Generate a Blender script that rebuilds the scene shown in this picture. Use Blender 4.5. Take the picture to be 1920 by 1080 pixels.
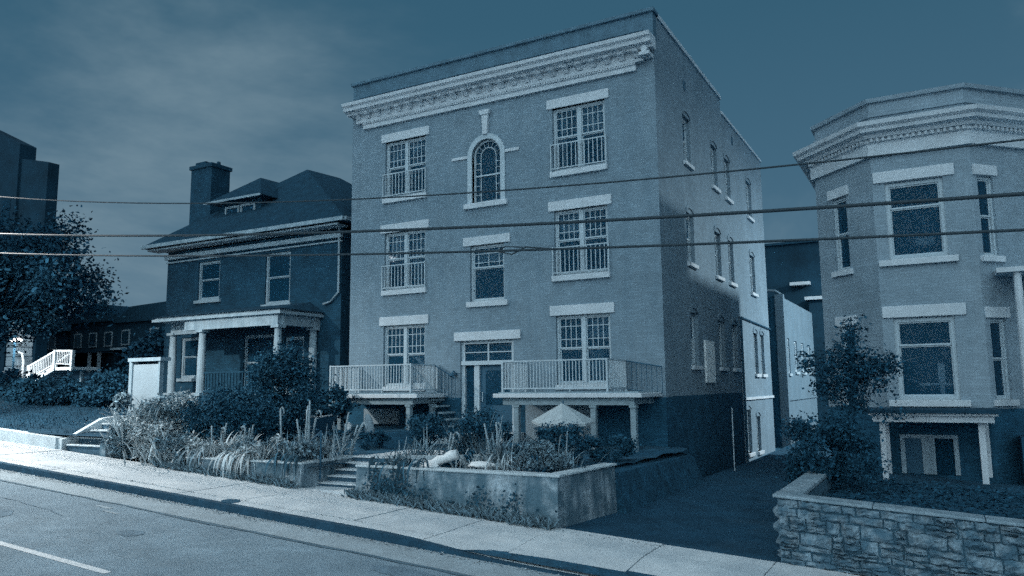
import bpy, math, random
from mathutils import Matrix, Vector
R = math.radians
for o in list(bpy.data.objects):
    bpy.data.objects.remove(o, do_unlink=True)
scene = bpy.context.scene
COL = scene.collection

# ------------------------------------------------------------------ camera
cam = bpy.data.cameras.new("camera")
cam.lens = 26.85; cam.sensor_width = 36.0; cam.clip_start = 0.1; cam.clip_end = 2000
camo = bpy.data.objects.new("camera", cam); COL.objects.link(camo)
YAW, PIT, ROL = R(-28.9125), R(7.3393), R(-0.587)
fw = Vector((math.sin(YAW)*math.cos(PIT), math.cos(YAW)*math.cos(PIT), math.sin(PIT)))
rt = Vector((math.cos(YAW), -math.sin(YAW), 0)); upv = rt.cross(fw)
r2 = rt*math.cos(ROL) + upv*math.sin(ROL); u2 = -rt*math.sin(ROL) + upv*math.cos(ROL)
camo.matrix_world = Matrix(((r2.x, u2.x, -fw.x, 17.894), (r2.y, u2.y, -fw.y, -20.609), (r2.z, u2.z, -fw.z, 0.9195), (0, 0, 0, 1)))
scene.camera = camo

# ------------------------------------------------------------------ colour management
vs = scene.view_settings
scene.display_settings.display_device = 'sRGB'
vs.view_transform = 'Standard'; vs.look = 'None'; vs.exposure = 0.0; vs.gamma = 1.0; vs.use_curve_mapping = False
scene.cycles.use_denoising = False
scene.cycles.use_adaptive_sampling = True; scene.cycles.adaptive_threshold = 0.07; scene.cycles.adaptive_min_samples = 24
scene.cycles.sample_clamp_indirect = 1.0; scene.cycles.sample_clamp_direct = 4.0
scene.cycles.max_bounces = 6; scene.cycles.diffuse_bounces = 3; scene.cycles.glossy_bounces = 3
scene.cycles.transmission_bounces = 4; scene.cycles.transparent_max_bounces = 8
scene.cycles.caustics_reflective = False; scene.cycles.caustics_refractive = False

def lin(r, g, b):
    f = lambda c: (c/12.92 if c <= 0.04045 else ((c+0.055)/1.055)**2.4)
    return (f(r/255), f(g/255), f(b/255), 1.0)

# ------------------------------------------------------------------ night sky: dull city sky with drifting cloud
world = bpy.data.worlds.new("World"); scene.world = world; world.use_nodes = True
nt = world.node_tree; nt.nodes.clear()
def N(nt, t, **kw):
    n = nt.nodes.new(t)
    for k, v in kw.items(): setattr(n, k, v)
    return n
tc = N(nt, 'ShaderNodeTexCoord'); sep = N(nt, 'ShaderNodeSeparateXYZ')
nt.links.new(tc.outputs['Generated'], sep.inputs[0])
elev = N(nt, 'ShaderNodeMapRange'); elev.inputs[1].default_value = -0.02; elev.inputs[2].default_value = 0.75
nt.links.new(sep.outputs['Z'], elev.inputs[0])
grad = N(nt, 'ShaderNodeValToRGB')
grad.color_ramp.elements[0].color = lin(92, 123, 144); grad.color_ramp.elements[1].color = lin(44, 85, 109)
e = grad.color_ramp.elements.new(0.3); e.color = lin(70, 106, 129)
e = grad.color_ramp.elements.new(0.6); e.color = lin(54, 94, 117)
nt.links.new(elev.outputs[0], grad.inputs[0])
# clouds: project the direction on a flat layer so that they stretch towards the horizon
zz = N(nt, 'ShaderNodeMath', operation='ADD'); zz.inputs[1].default_value = 0.38
nt.links.new(sep.outputs['Z'], zz.inputs[0])
zm = N(nt, 'ShaderNodeMath', operation='MAXIMUM'); zm.inputs[1].default_value = 0.15
nt.links.new(zz.outputs[0], zm.inputs[0])
dx = N(nt, 'ShaderNodeMath', operation='DIVIDE'); dy = N(nt, 'ShaderNodeMath', operation='DIVIDE')
nt.links.new(sep.outputs['X'], dx.inputs[0]); nt.links.new(zm.outputs[0], dx.inputs[1])
nt.links.new(sep.outputs['Y'], dy.inputs[0]); nt.links.new(zm.outputs[0], dy.inputs[1])
comb = N(nt, 'ShaderNodeCombineXYZ')
nt.links.new(dx.outputs[0], comb.inputs[0]); nt.links.new(dy.outputs[0], comb.inputs[1])
mp = N(nt, 'ShaderNodeMapping'); mp.inputs['Location'].default_value = (23.29, 36.12, 0); mp.inputs['Scale'].default_value = (1.0, 0.75, 1)
nt.links.new(comb.outputs[0], mp.inputs[0])
n1 = N(nt, 'ShaderNodeTexNoise'); n1.inputs['Scale'].default_value = 1.1; n1.inputs['Detail'].default_value = 7; n1.inputs['Roughness'].default_value = 0.6; n1.inputs['Distortion'].default_value = 0.35
nt.links.new(mp.outputs[0], n1.inputs['Vector'])
cr = N(nt, 'ShaderNodeMapRange'); cr.inputs[1].default_value = 0.43; cr.inputs[2].default_value = 0.78; cr.interpolation_type = 'SMOOTHSTEP'
nt.links.new(n1.outputs['Fac'], cr.inputs[0])
mixc = N(nt, 'ShaderNodeMix', data_type='RGBA')
nt.links.new(cr.outputs[0], mixc.inputs[0]); nt.links.new(grad.outputs[0], mixc.inputs[6]); mixc.inputs[7].default_value = lin(126, 150, 163)
bg = N(nt, 'ShaderNodeBackground'); bg.inputs['Strength'].default_value = 1.0
nt.links.new(mixc.outputs[2], bg.inputs[0])
wo = N(nt, 'ShaderNodeOutputWorld'); nt.links.new(bg.outputs[0], wo.inputs[0])

# ------------------------------------------------------------------ added soft fill standing in for city light across the street (the one sun lamp)
SUN_AZ, SUN_EL = R(7), R(30)          # azimuth from -Y towards -X
sl = bpy.data.lights.new("soft_fill_sun", 'SUN'); sl.energy = 2.1; sl.angle = R(100); sl.color = (0.74, 0.92, 1.0)
so = bpy.data.objects.new("soft_fill_sun", sl); COL.objects.link(so)
sd = Vector((math.sin(SUN_AZ)*math.cos(SUN_EL), -math.cos(SUN_AZ)*math.cos(SUN_EL), math.sin(SUN_EL)))   # towards the light
so.rotation_euler = (-sd).to_track_quat('-Z', 'Y').to_euler()
so.location = sd*60

# ------------------------------------------------------------------ materials
def mat(name, rgb, rough=0.9, var=0.18, scale=3.0, bump=0.0, bscale=30.0, streak=0.0, dark=None, leaf=False, spec=0.25, metallic=0.0, brick=None, patch=0.0, patch_scale=0.6, patch_rgb=None):
    m = bpy.data.materials.new(name); m.use_nodes = True
    nt = m.node_tree; b = nt.nodes['Principled BSDF']; L = nt.links.new
    b.inputs['Roughness'].default_value = rough; b.inputs['Specular IOR Level'].default_value = spec; b.inputs['Metallic'].default_value = metallic
    geo = N(nt, 'ShaderNodeNewGeometry')
    c = (rgb[0], rgb[1], rgb[2], 1)
    if leaf:
        lo = tuple(v*(1-var) for v in rgb)+(1,); hi = tuple(min(1, v*(1+var)) for v in rgb)+(1,)
        mx = N(nt, 'ShaderNodeMix', data_type='RGBA'); mx.inputs[6].default_value = lo; mx.inputs[7].default_value = hi
        L(geo.outputs['Random Per Island'], mx.inputs[0]); L(mx.outputs[2], b.inputs['Base Color'])
        return m
    lo = tuple(v*(1-var) for v in rgb)+(1,); hi = tuple(min(1, v*(1+var)) for v in rgb)+(1,)
    n = N(nt, 'ShaderNodeTexNoise'); n.inputs['Scale'].default_value = scale; n.inputs['Detail'].default_value = 8; n.inputs['Roughness'].default_value = 0.65
    L(geo.outputs['Position'], n.inputs['Vector'])
    mr = N(nt, 'ShaderNodeMapRange'); mr.inputs[1].default_value = 0.3; mr.inputs[2].default_value = 0.7
    L(n.outputs['Fac'], mr.inputs[0])
    mx = N(nt, 'ShaderNodeMix', data_type='RGBA'); mx.inputs[6].default_value = lo; mx.inputs[7].default_value = hi
    L(mr.outputs[0], mx.inputs[0]); col = mx.outputs[2]
    # fine speckle
    nf = N(nt, 'ShaderNodeTexNoise'); nf.inputs['Scale'].default_value = bscale*2; nf.inputs['Detail'].default_value = 3
    L(geo.outputs['Position'], nf.inputs['Vector'])
    mf = N(nt, 'ShaderNodeMapRange'); mf.inputs[1].default_value = 0.25; mf.inputs[2].default_value = 0.75; mf.inputs[3].default_value = 1-var*0.9; mf.inputs[4].default_value = 1+var*0.9
    L(nf.outputs['Fac'], mf.inputs[0])
    mm = N(nt, 'ShaderNodeMix', data_type='RGBA', blend_type='MULTIPLY'); mm.inputs[0].default_value = 1
    L(col, mm.inputs[6]); L(mf.outputs[0], mm.inputs[7]); col = mm.outputs[2]
    dk = dark or tuple(v*0.25 for v in rgb)
    if streak:
        mpp = N(nt, 'ShaderNodeMapping'); mpp.inputs['Scale'].default_value = (2.8, 2.8, 0.4)
        L(geo.outputs['Position'], mpp.inputs[0])
        ns = N(nt, 'ShaderNodeTexNoise'); ns.inputs['Scale'].default_value = 1.3; ns.inputs['Detail'].default_value = 6; ns.inputs['Roughness'].default_value = 0.6
        L(mpp.outputs[0], ns.inputs['Vector'])
        ms = N(nt, 'ShaderNodeMapRange'); ms.inputs[1].default_value = 0.45; ms.inputs[2].default_value = 0.68; ms.inputs[4].default_value = streak
        L(ns.outputs['Fac'], ms.inputs[0])
        mk = N(nt, 'ShaderNodeMix', data_type='RGBA'); mk.inputs[7].default_value = (dk[0], dk[1], dk[2], 1)
        L(ms.outputs[0], mk.inputs[0]); L(col, mk.inputs[6]); col = mk.outputs[2]
    if patch:
        np_ = N(nt, 'ShaderNodeTexNoise'); np_.inputs['Scale'].default_value = patch_scale; np_.inputs['Detail'].default_value = 5; np_.inputs['Roughness'].default_value = 0.55
        L(geo.outputs['Position'], np_.inputs['Vector'])
        mpq = N(nt, 'ShaderNodeMapRange'); mpq.inputs[1].default_value = 0.42; mpq.inputs[2].default_value = 0.60; mpq.inputs[4].default_value = patch
        L(np_.outputs['Fac'], mpq.inputs[0])
        pk = patch_rgb or dk
        mk = N(nt, 'ShaderNodeMix', data_type='RGBA'); mk.inputs[7].default_value = (pk[0], pk[1], pk[2], 1)
        L(mpq.outputs[0], mk.inputs[0]); L(col, mk.inputs[6]); col = mk.outputs[2]
    hgt = None
    if brick:
        # courses laid in world space: x+y along the wall, z up
        sp = N(nt, 'ShaderNodeSeparateXYZ'); L(geo.outputs['Position'], sp.inputs[0])
        ad = N(nt, 'ShaderNodeMath', operation='ADD'); L(sp.outputs['X'], ad.inputs[0]); L(sp.outputs['Y'], ad.inputs[1])
        cb = N(nt, 'ShaderNodeCombineXYZ'); L(ad.outputs[0], cb.inputs[0]); L(sp.outputs['Z'], cb.inputs[1])
        bt = N(nt, 'ShaderNodeTexBrick'); bt.inputs['Scale'].default_value = 1.0; bt.inputs['Brick Width'].default_value = 0.23; bt.inputs['Row Height'].default_value = 0.075; bt.inputs['Mortar Size'].default_value = 0.008
        bt.inputs['Color1'].default_value = (1, 1, 1, 1); bt.inputs['Color2'].default_value = (1-brick, 1-brick, 1-brick, 1); bt.inputs['Mortar'].default_value = (1-brick*1.2,)*3+(1,)
        L(cb.outputs[0], bt.inputs['Vector'])
        mb = N(nt, 'ShaderNodeMix', data_type='RGBA', blend_type='MULTIPLY'); mb.inputs[0].default_value = 1
        L(col, mb.inputs[6]); L(bt.outputs['Color'], mb.inputs[7]); col = mb.outputs[2]
    L(col, b.inputs['Base Color'])
    if bump:
        nb = N(nt, 'ShaderNodeTexNoise'); nb.inputs['Scale'].default_value = bscale; nb.inputs['Detail'].default_value = 6
        L(geo.outputs['Position'], nb.inputs['Vector'])
        bp = N(nt, 'ShaderNodeBump'); bp.inputs['Strength'].default_value = bump; bp.inputs['Distance'].default_value = 0.03
        L(nb.outputs['Fac'], bp.inputs['Height']); L(bp.outputs[0], b.inputs['Normal'])
    return m

M = {}
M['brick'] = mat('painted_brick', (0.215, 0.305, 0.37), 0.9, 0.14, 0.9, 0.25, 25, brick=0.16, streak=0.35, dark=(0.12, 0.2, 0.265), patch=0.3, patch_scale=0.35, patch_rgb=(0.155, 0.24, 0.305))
M['trim'] = mat('pale_stone_trim', (0.54, 0.61, 0.66), 0.85, 0.10, 2.0, 0.15, 40, streak=0.25, dark=(0.35, 0.44, 0.5))
M['parapet'] = mat('shaded_parapet', (0.085, 0.165, 0.225), 0.8, 0.25, 2.0, 0.2, 20)  # shade above the cornice is put into this darker colour
M['frame'] = mat('window_paint', (0.42, 0.52, 0.58), 0.6, 0.08, 4, 0.0, 30)
M['white'] = mat('white_paint', (0.72, 0.78, 0.8), 0.6, 0.08, 4, 0.05, 30)
M['metal'] = mat('grey_rail_paint', (0.42, 0.52, 0.58), 0.5, 0.1, 6, 0, 30)
M['iron'] = mat('dark_iron', (0.03, 0.10, 0.16), 0.6, 0.15, 6, 0, 30)
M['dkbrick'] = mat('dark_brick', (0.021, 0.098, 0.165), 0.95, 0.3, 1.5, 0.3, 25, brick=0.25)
M['housebrick'] = mat('house_dark_brick', (0.016, 0.070, 0.118), 0.95, 0.3, 1.5, 0.3, 25, brick=0.25)
M['dktrim'] = mat('old_house_trim', (0.30, 0.40, 0.46), 0.8, 0.18, 3, 0.1, 40, streak=0.4, dark=(0.08, 0.17, 0.23))
M['roof'] = mat('dark_roofing', (0.011, 0.05, 0.085), 0.9, 0.3, 4, 0.4, 18)
M['far'] = mat('far_dark_wall', (0.009, 0.041, 0.07), 0.95, 0.3, 0.6, 0.2, 8)
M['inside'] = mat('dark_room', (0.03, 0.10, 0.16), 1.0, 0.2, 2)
M['rbrick'] = mat('pale_brick', (0.27, 0.36, 0.425), 0.9, 0.13, 1.0, 0.25, 25, brick=0.14, streak=0.3, dark=(0.16, 0.245, 0.31), patch=0.3, patch_scale=0.4, patch_rgb=(0.19, 0.28, 0.345))
M['annex'] = mat('annex_render', (0.14, 0.21, 0.26), 0.9, 0.14, 1.2, 0.2, 20, streak=0.5, dark=(0.10, 0.18, 0.24))
M['render'] = mat('pale_render', (0.26, 0.34, 0.39), 0.9, 0.12, 1.2, 0.15, 20, streak=0.3, dark=(0.3, 0.4, 0.46))
M['concrete'] = mat('old_concrete_wall', (0.33, 0.41, 0.46), 0.95, 0.3, 4.0, 0.6, 16, streak=0.95, dark=(0.05, 0.115, 0.16), patch=0.9, patch_scale=2.3, patch_rgb=(0.075, 0.145, 0.19))
M['riser'] = mat('dark_riser', (0.05, 0.11, 0.16), 0.95, 0.3, 4, 0.4, 20)  # step bodies, darker than their treads
M['coping'] = mat('worn_coping', (0.48, 0.56, 0.6), 0.9, 0.2, 3.0, 0.3, 22)
M['walk'] = mat('sidewalk_concrete', (0.66, 0.70, 0.72), 0.9, 0.1, 1.2, 0.2, 40, patch=0.6, patch_scale=0.9, patch_rgb=(0.47, 0.53, 0.57), streak=0.25, dark=(0.25, 0.33, 0.38))
M['curb'] = mat('dark_curb_stone', (0.02, 0.07, 0.115), 0.9, 0.3, 3, 0.3, 25)
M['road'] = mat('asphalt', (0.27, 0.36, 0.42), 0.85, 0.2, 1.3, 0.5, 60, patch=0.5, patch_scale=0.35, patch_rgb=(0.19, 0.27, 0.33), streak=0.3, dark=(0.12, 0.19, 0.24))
M['roadpatch'] = mat('asphalt_patch', (0.18, 0.26, 0.32), 0.9, 0.25, 3, 0.5, 60)
M['gutter'] = mat('gutter_concrete', (0.36, 0.43, 0.47), 0.9, 0.2, 1.6, 0.3, 40, streak=0.0)
M['tar'] = mat('tar_seam', (0.11, 0.18, 0.23), 0.8, 0.2, 3, 0.2, 40)
M['paint'] = mat('road_paint', (0.82, 0.84, 0.85), 0.7, 0.1, 5, 0.1, 40)
M['drive'] = mat('driveway_asphalt', (0.016, 0.068, 0.115), 0.95, 0.3, 1.2, 0.4, 40)  # deep shade of the alley is put into this dark asphalt colour
M['soil'] = mat('dark_soil', (0.020, 0.085, 0.14), 1.0, 0.4, 3, 0.6, 12)
M['lawn'] = mat('night_lawn', (0.012, 0.05, 0.085), 1.0, 0.35, 2, 0.6, 20)
M['stone'] = mat('rock_faced_stone', (0.19, 0.265, 0.315), 0.95, 0.45, 6.0, 1.0, 16, patch=0.95, patch_scale=4.5, patch_rgb=(0.07, 0.145, 0.20))
M['stonecap'] = mat('stone_cap', (0.27, 0.35, 0.40), 0.95, 0.3, 5, 0.6, 20, patch=0.7, patch_scale=2.0, patch_rgb=(0.16, 0.24, 0.29))
M['mortar'] = mat('dark_mortar', (0.06, 0.13, 0.18), 1.0, 0.3, 6, 0.4, 30)
M['leaf_dark'] = mat('leaf_dark', (0.024, 0.092, 0.147), 0.85, 0.4, leaf=True, spec=0.1)
M['leaf_shade'] = mat('leaf_shade', (0.019, 0.075, 0.122), 0.9, 0.5, leaf=True, spec=0.08)
M['leaf_tree'] = mat('leaf_tree', (0.016, 0.064, 0.108), 0.9, 0.45, leaf=True, spec=0.08)
M['litter'] = mat('dry_leaf', (0.3, 0.37, 0.41), 0.95, 0.75, leaf=True)
M['ivy'] = mat('ivy_leaf', (0.03, 0.085, 0.125), 0.9, 0.5, leaf=True, spec=0.1)
M['grass'] = mat('grass_blade', (0.014, 0.056, 0.094), 0.9, 0.5, leaf=True, spec=0.1)
M['leaf_mid'] = mat('leaf_mid', (0.15, 0.235, 0.285), 0.75, 0.6, leaf=True)
M['leaf_pale'] = mat('leaf_pale', (0.40, 0.475, 0.51), 0.7, 0.5, leaf=True)
M['bark'] = mat('bark', (0.022, 0.09, 0.15), 1.0, 0.3, 6, 0.6, 15)
M['stem'] = mat('pale_stem', (0.28, 0.37, 0.42), 0.9, 0.2, 6)
M['wire'] = mat('cable_sheath', (0.034, 0.055, 0.07), 0.6, 0.1, 3)
M['wood'] = mat('grey_timber', (0.22, 0.31, 0.36), 0.85, 0.2, 5, 0.2, 30)
M['fabric'] = mat('white_cloth', (0.8, 0.82, 0.83), 0.9, 0.06, 4, 0.15, 14)
M['curtain'] = mat('curtain', (0.4, 0.47, 0.5), 0.95, 0.1, 6)
def emis(name, rgb, s):
    m = bpy.data.materials.new(name); m.use_nodes = True; b = m.node_tree.nodes['Principled BSDF']
    b.inputs['Emission Color'].default_value = (*rgb, 1); b.inputs['Emission Strength'].default_value = s; return m
M['bulb'] = emis('lit_bulb', (1, 1, 1), 6.0)
def glass():
    m = bpy.data.materials.new('window_glass'); m.use_nodes = True; nt = m.node_tree; nt.nodes.clear()
    t = N(nt, 'ShaderNodeBsdfTransparent'); t.inputs[0].default_value = (0.72, 0.79, 0.83, 1)
    g = N(nt, 'ShaderNodeBsdfGlossy'); g.inputs['Roughness'].default_value = 0.04; g.inputs[0].default_value = (0.8, 0.9, 1, 1)
    geo = N(nt, 'ShaderNodeNewGeometry'); n = N(nt, 'ShaderNodeTexNoise'); n.inputs['Scale'].default_value = 1.6; nt.links.new(geo.outputs['Position'], n.inputs['Vector'])
    bp = N(nt, 'ShaderNodeBump'); bp.inputs['Strength'].default_value = 0.15; bp.inputs['Distance'].default_value = 0.05
    nt.links.new(n.outputs['Fac'], bp.inputs['Height']); nt.links.new(bp.outputs[0], g.inputs['Normal'])
    f = N(nt, 'ShaderNodeFresnel'); f.inputs[0].default_value = 1.25
    d = N(nt, 'ShaderNodeBsdfDiffuse'); d.inputs[0].default_value = (0.03, 0.14, 0.24, 1)
    m0 = N(nt, 'ShaderNodeMixShader'); m0.inputs[0].default_value = 0.24
    nt.links.new(t.outputs[0], m0.inputs[1]); nt.links.new(d.outputs[0], m0.inputs[2])
    fs = N(nt, 'ShaderNodeMath', operation='MULTIPLY'); fs.inputs[1].default_value = 0.6; nt.links.new(f.outputs[0], fs.inputs[0])
    mx = N(nt, 'ShaderNodeMixShader'); nt.links.new(fs.outputs[0], mx.inputs[0]); nt.links.new(m0.outputs[0], mx.inputs[1]); nt.links.new(g.outputs[0], mx.inputs[2])
    o = N(nt, 'ShaderNodeOutputMaterial'); nt.links.new(mx.outputs[0], o.inputs[0]); return m
M['glass'] = glass()

# ------------------------------------------------------------------ helpers
WORLD = {}
def place(o, parent, mw=None):
    mw = mw or Matrix.Identity(4)
    COL.objects.link(o)
    if parent is not None:
        o.parent = parent; o.matrix_parent_inverse = WORLD[parent.name].inverted()
    o.matrix_basis = mw
    WORLD[o.name] = mw.copy()
    return o
def thing(name, label, cat, loc=(0, 0, 0), group=None):
    o = bpy.data.objects.new(name, None); o.empty_display_size = 0.2
    place(o, None, Matrix.Translation(loc)); o['label'] = label; o['category'] = cat
    if group: o['group'] = group
    return o
def tag(o, label=None, cat=None, group=None, kind=None):
    if label: o['label'] = label
    if cat: o['category'] = cat
    if group: o['group'] = group
    if kind: o['kind'] = kind
    return o
class MB:
    def __init__(s, T=None): s.v = []; s.f = []; s.T = T; s.warp = None
    def add(s, vs, fs):
        n = len(s.v)
        for v in vs:
            v = Vector(v)
            if s.T is not None: v = s.T @ v
            if s.warp: v = Vector(s.warp(v))
            s.v.append(v)
        s.f += [tuple(i+n for i in f) for f in fs]
        return s
    def box(s, x0, x1, y0, y1, z0, z1):
        return s.add([(x0,y0,z0),(x1,y0,z0),(x1,y1,z0),(x0,y1,z0),(x0,y0,z1),(x1,y0,z1),(x1,y1,z1),(x0,y1,z1)],
                     [(0,3,2,1),(4,5,6,7),(0,1,5,4),(1,2,6,5),(2,3,7,6),(3,0,4,7)])
    def hexa(s, p): return s.add(p, [(0,3,2,1),(4,5,6,7),(0,1,5,4),(1,2,6,5),(2,3,7,6),(3,0,4,7)])
    def prism(s, poly, axis, a, b):     # poly of 2-d points in the other two axes
        def pt(u, v, w): return {0: (w, u, v), 1: (u, w, v), 2: (u, v, w)}[axis]
        n = len(poly)
        vs = [pt(u, v, a) for u, v in poly]+[pt(u, v, b) for u, v in poly]
        return s.add(vs, [tuple(range(n))[::-1], tuple(range(n, 2*n))]+[(i, (i+1) % n, n+(i+1) % n, n+i) for i in range(n)])
    def tube(s, pts, r, n=8, caps=True):
        pts = [Vector(p) for p in pts]; rs = r if isinstance(r, (list, tuple)) else [r]*len(pts)
        vs = []; fs = []
        for i, p in enumerate(pts):
            d = (pts[min(i+1, len(pts)-1)]-pts[max(i-1, 0)]).normalized()
            a = d.orthogonal().normalized() if abs(d.z) > 0.95 else d.cross(Vector((0, 0, 1))).normalized()
            b = d.cross(a)
            for k in range(n):
                t = 2*math.pi*k/n; vs.append(p+a*math.cos(t)*rs[i]+b*math.sin(t)*rs[i])
        for i in range(len(pts)-1):
            for k in range(n):
                fs.append((i*n+k, i*n+(k+1) % n, (i+1)*n+(k+1) % n, (i+1)*n+k))
        if caps:
            fs.append(tuple(range(n))[::-1]); fs.append(tuple(range((len(pts)-1)*n, len(pts)*n)))
        return s.add(vs, fs)
    def sweep(s, path, prof, closed=True):  # path of (x,y), outward = right-hand side of travel; prof list of (out,z)
        P = [Vector((p[0], p[1])) for p in path]; n = len(prof); rings = []
        for i, p in enumerate(P):
            d0 = (P[i]-P[i-1]).normalized() if i else (P[1]-P[0]).normalized()
            d1 = (P[i+1]-P[i]).normalized() if i < len(P)-1 else d0
            n0 = Vector((d0.y, -d0.x)); n1 = Vector((d1.y, -d1.x)); m = (n0+n1).normalized(); k = 1/max(0.3, m.dot(n0))
            rings.append([(p.x+m.x*o*k, p.y+m.y*o*k, z) for o, z in prof])
        vs = [v for r in rings for v in r]; fs = []
        for i in range(len(P)-1):
            for j in range(n if closed else n-1):
                fs.append((i*n+j, i*n+(j+1) % n, (i+1)*n+(j+1) % n, (i+1)*n+j))
        fs.append(tuple(range(n))); fs.append(tuple(range((len(P)-1)*n, len(P)*n))[::-1])
        return s.add(vs, fs)
    def mesh(s, name):
        me = bpy.data.meshes.new(name); me.from_pydata([tuple(v) for v in s.v], [], s.f); me.update(); return me
    def build(s, name, m, parent=None, bevel=0, smooth=False, mw=None, fix=True):
        me = s.mesh(name)
        if fix:
            import bmesh
            bm = bmesh.new(); bm.from_mesh(me); bmesh.ops.recalc_face_normals(bm, faces=bm.faces); bm.to_mesh(me); bm.free()
        me.materials.append(M[m] if isinstance(m, str) else m)
        if smooth:
            for p in me.polygons: p.use_smooth = True
        o = bpy.data.objects.new(name, me); place(o, parent, mw)
        if bevel:
            b = o.modifiers.new('edge', 'BEVEL'); b.width = bevel; b.segments = 2; b.limit_method = 'ANGLE'; b.angle_limit = R(40)
        return o
def inst(name, me, parent, loc, rot=None, scale=None):
    o = bpy.data.objects.new(name, me)
    mw = Matrix.Translation(loc)
    if rot is not None: mw = mw @ rot
    if scale is not None: mw = mw @ Matrix.Diagonal((*scale, 1))
    return place(o, parent, mw)
def local(ox, oy, ang):      # wall frame: local x along the wall (right as seen from outside), y inward, z up
    return Matrix.Translation((ox, oy, 0)) @ Matrix.Rotation(ang, 4, 'Z')

def wall_panel(mb, x0, x1, z0, z1, t, openings):
    xs = sorted({x0, x1, *[v for o in openings for v in o[:2]]}); zs_ = sorted({z0, z1, *[v for o in openings for v in o[2:]]})
    xs = [x for x in xs if x0 <= x <= x1]; zs_ = [z for z in zs_ if z0 <= z <= z1]
    solid = lambda a, b, c, d: not any(o[0]-1e-6 <= a and b <= o[1]+1e-6 and o[2]-1e-6 <= c and d <= o[3]+1e-6 for o in openings)
    for i in range(len(xs)-1):
        run = None
        for j in range(len(zs_)-1):
            if solid(xs[i], xs[i+1], zs_[j], zs_[j+1]):
                if run is None: run = zs_[j]
            elif run is not None:
                mb.box(xs[i], xs[i+1], 0, t, run, zs_[j]); run = None
        if run is not None: mb.box(xs[i], xs[i+1], 0, t, run, zs_[-1])

def dh_window(parent, T, x0, x1, z0, z1, fm='frame', depth=0.13, cols=1, grid=None, split=0.5, fw_=0.07, casing=0.0):
    """double-hung sash window, `cols` sashes side by side; grid = list of (fx, fz) muntin fractions of the upper sash"""
    m = MB(T); d0, d1 = depth-0.04, depth+0.07
    m.box(x0, x0+fw_, d0, d1, z0, z1); m.box(x1-fw_, x1, d0, d1, z0, z1); m.box(x0+fw_, x1-fw_, d0, d1, z1-fw_, z1); m.box(x0+fw_, x1-fw_, d0, d1, z0, z0+fw_)
    w = (x1-x0-2*fw_); mul = 0.13; cw = (w-mul*(cols-1))/cols
    for c in range(1, cols):
        a = x0+fw_+c*cw+(c-1)*mul; m.box(a, a+mul, d0-0.012, d1-0.002, z0+fw_, z1-fw_)
    win = m.build('window', fm, parent)
    zm_ = z0+(z1-z0)*split
    for c in range(cols):
        a = x0+fw_+c*(cw+mul); b = a+cw
        for k, (p, q, off) in enumerate(((z0+fw_, zm_, 0.03), (zm_, z1-fw_, 0.0))):
            s = MB(T); y0 = depth+off-0.01; y1 = y0+0.035; r = 0.035
            s.box(a, a+r, y0, y1, p, q); s.box(b-r, b, y0, y1, p, q); s.box(a+r, b-r, y0, y1, p, p+r*1.2); s.box(a+r, b-r, y0, y1, q-r, q)
            if k == 1 and grid:
                iw, ih = b-a-2*r, q-p-2.2*r
                for ax, fr in grid:
                    if ax == 'v': cx = a+r+iw*fr; s.box(cx-0.011, cx+0.011, y0+0.004, y1-0.004, p+r*1.2, q-r)
                    else: cz = p+r*1.2+ih*fr; s.box(a+r, b-r, y0+0.0055, y1-0.0055, cz-0.011, cz+0.011)
            s.build('sash', fm, win)
            MB(T).box(a+r-0.005, b-r+0.005, y0+0.012, y0+0.02, p+r-0.005, q-r+0.005).build('pane', 'glass', win)
    return win

def guard(parent, T, x0, x1, z0, z1, y=-0.06, n=11, m='metal'):
    g = MB(T); g.box(x0, x1, y-0.018, y+0.018, z1-0.035, z1); g.box(x0, x1, y-0.015, y+0.015, z0, z0+0.03)
    g.box(x0, x0+0.03, y-0.0155, y+0.0155, z0-0.08, z1+0.02); g.box(x1-0.03, x1, y-0.0155, y+0.0155, z0-0.08, z1+0.02)
    g.box(x0+0.002, x0+0.028, y+0.0155, 0.02, z1-0.033, z1-0.005); g.box(x1-0.028, x1-0.002, y+0.0155, 0.02, z1-0.033, z1-0.005)
    rail = g.build('window_guard', m, parent)
    bar = MB().box(-0.011, 0.011, -0.011, 0.011, z0+0.03, z1-0.035).mesh('bar'); bar.materials.append(M[m])
    rot = T.to_3x3().to_4x4() if T is not None else Matrix.Identity(4)
    for i in range(1, n):
        p = Vector((x0+(x1-x0)*i/n, y, 0)); p = T @ p if T is not None else p
        inst('bar', bar, rail, p, rot)
    return rail

SL = 0.06
def zs(x): return -1.84-SL*(max(-90, min(90, x))-17.9)
slope = lambda v: (v.x, v.y, v.z+zs(v.x))

# ================================================================== GROUND, ROAD, PAVEMENT
g = MB()
xs_ = [-300, -120, -90, -60, -40, -20, 0, 10, 20, 40, 60, 90, 150, 300]; ys_ = [-300, -120, -60, -30, -21.6, -20.2, -8.6, 20, 60, 150, 320]
def gz(x, y):
    if y < -21: return zs(x)+0.3
    return zs(x)-0.6
vv = [(x, y, gz(x, y)) for y in ys_ for x in xs_]; nx = len(xs_)
g.add(vv, [(j*nx+i, j*nx+i+1, (j+1)*nx+i+1, (j+1)*nx+i) for j in range(len(ys_)-1) for i in range(nx-1)])
tag(g.build('ground', 'soil'), kind='structure')
CURB_Y = -10.66
def strip(x0, x1, y0, y1, z, n=40):
    m = MB(); m.warp = slope
    for i in range(n):
        a = x0+(x1-x0)*i/n; b = x0+(x1-x0)*(i+1)/n
        m.add([(a, y0, z), (b, y0, z), (b, y1, z), (a, y1, z)], [(0, 1, 2, 3)])
    return m
road = tag(strip(-90, 90, -18.0, CURB_Y+0.05, -0.14, 60).build('road', 'road'), kind='structure')
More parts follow.
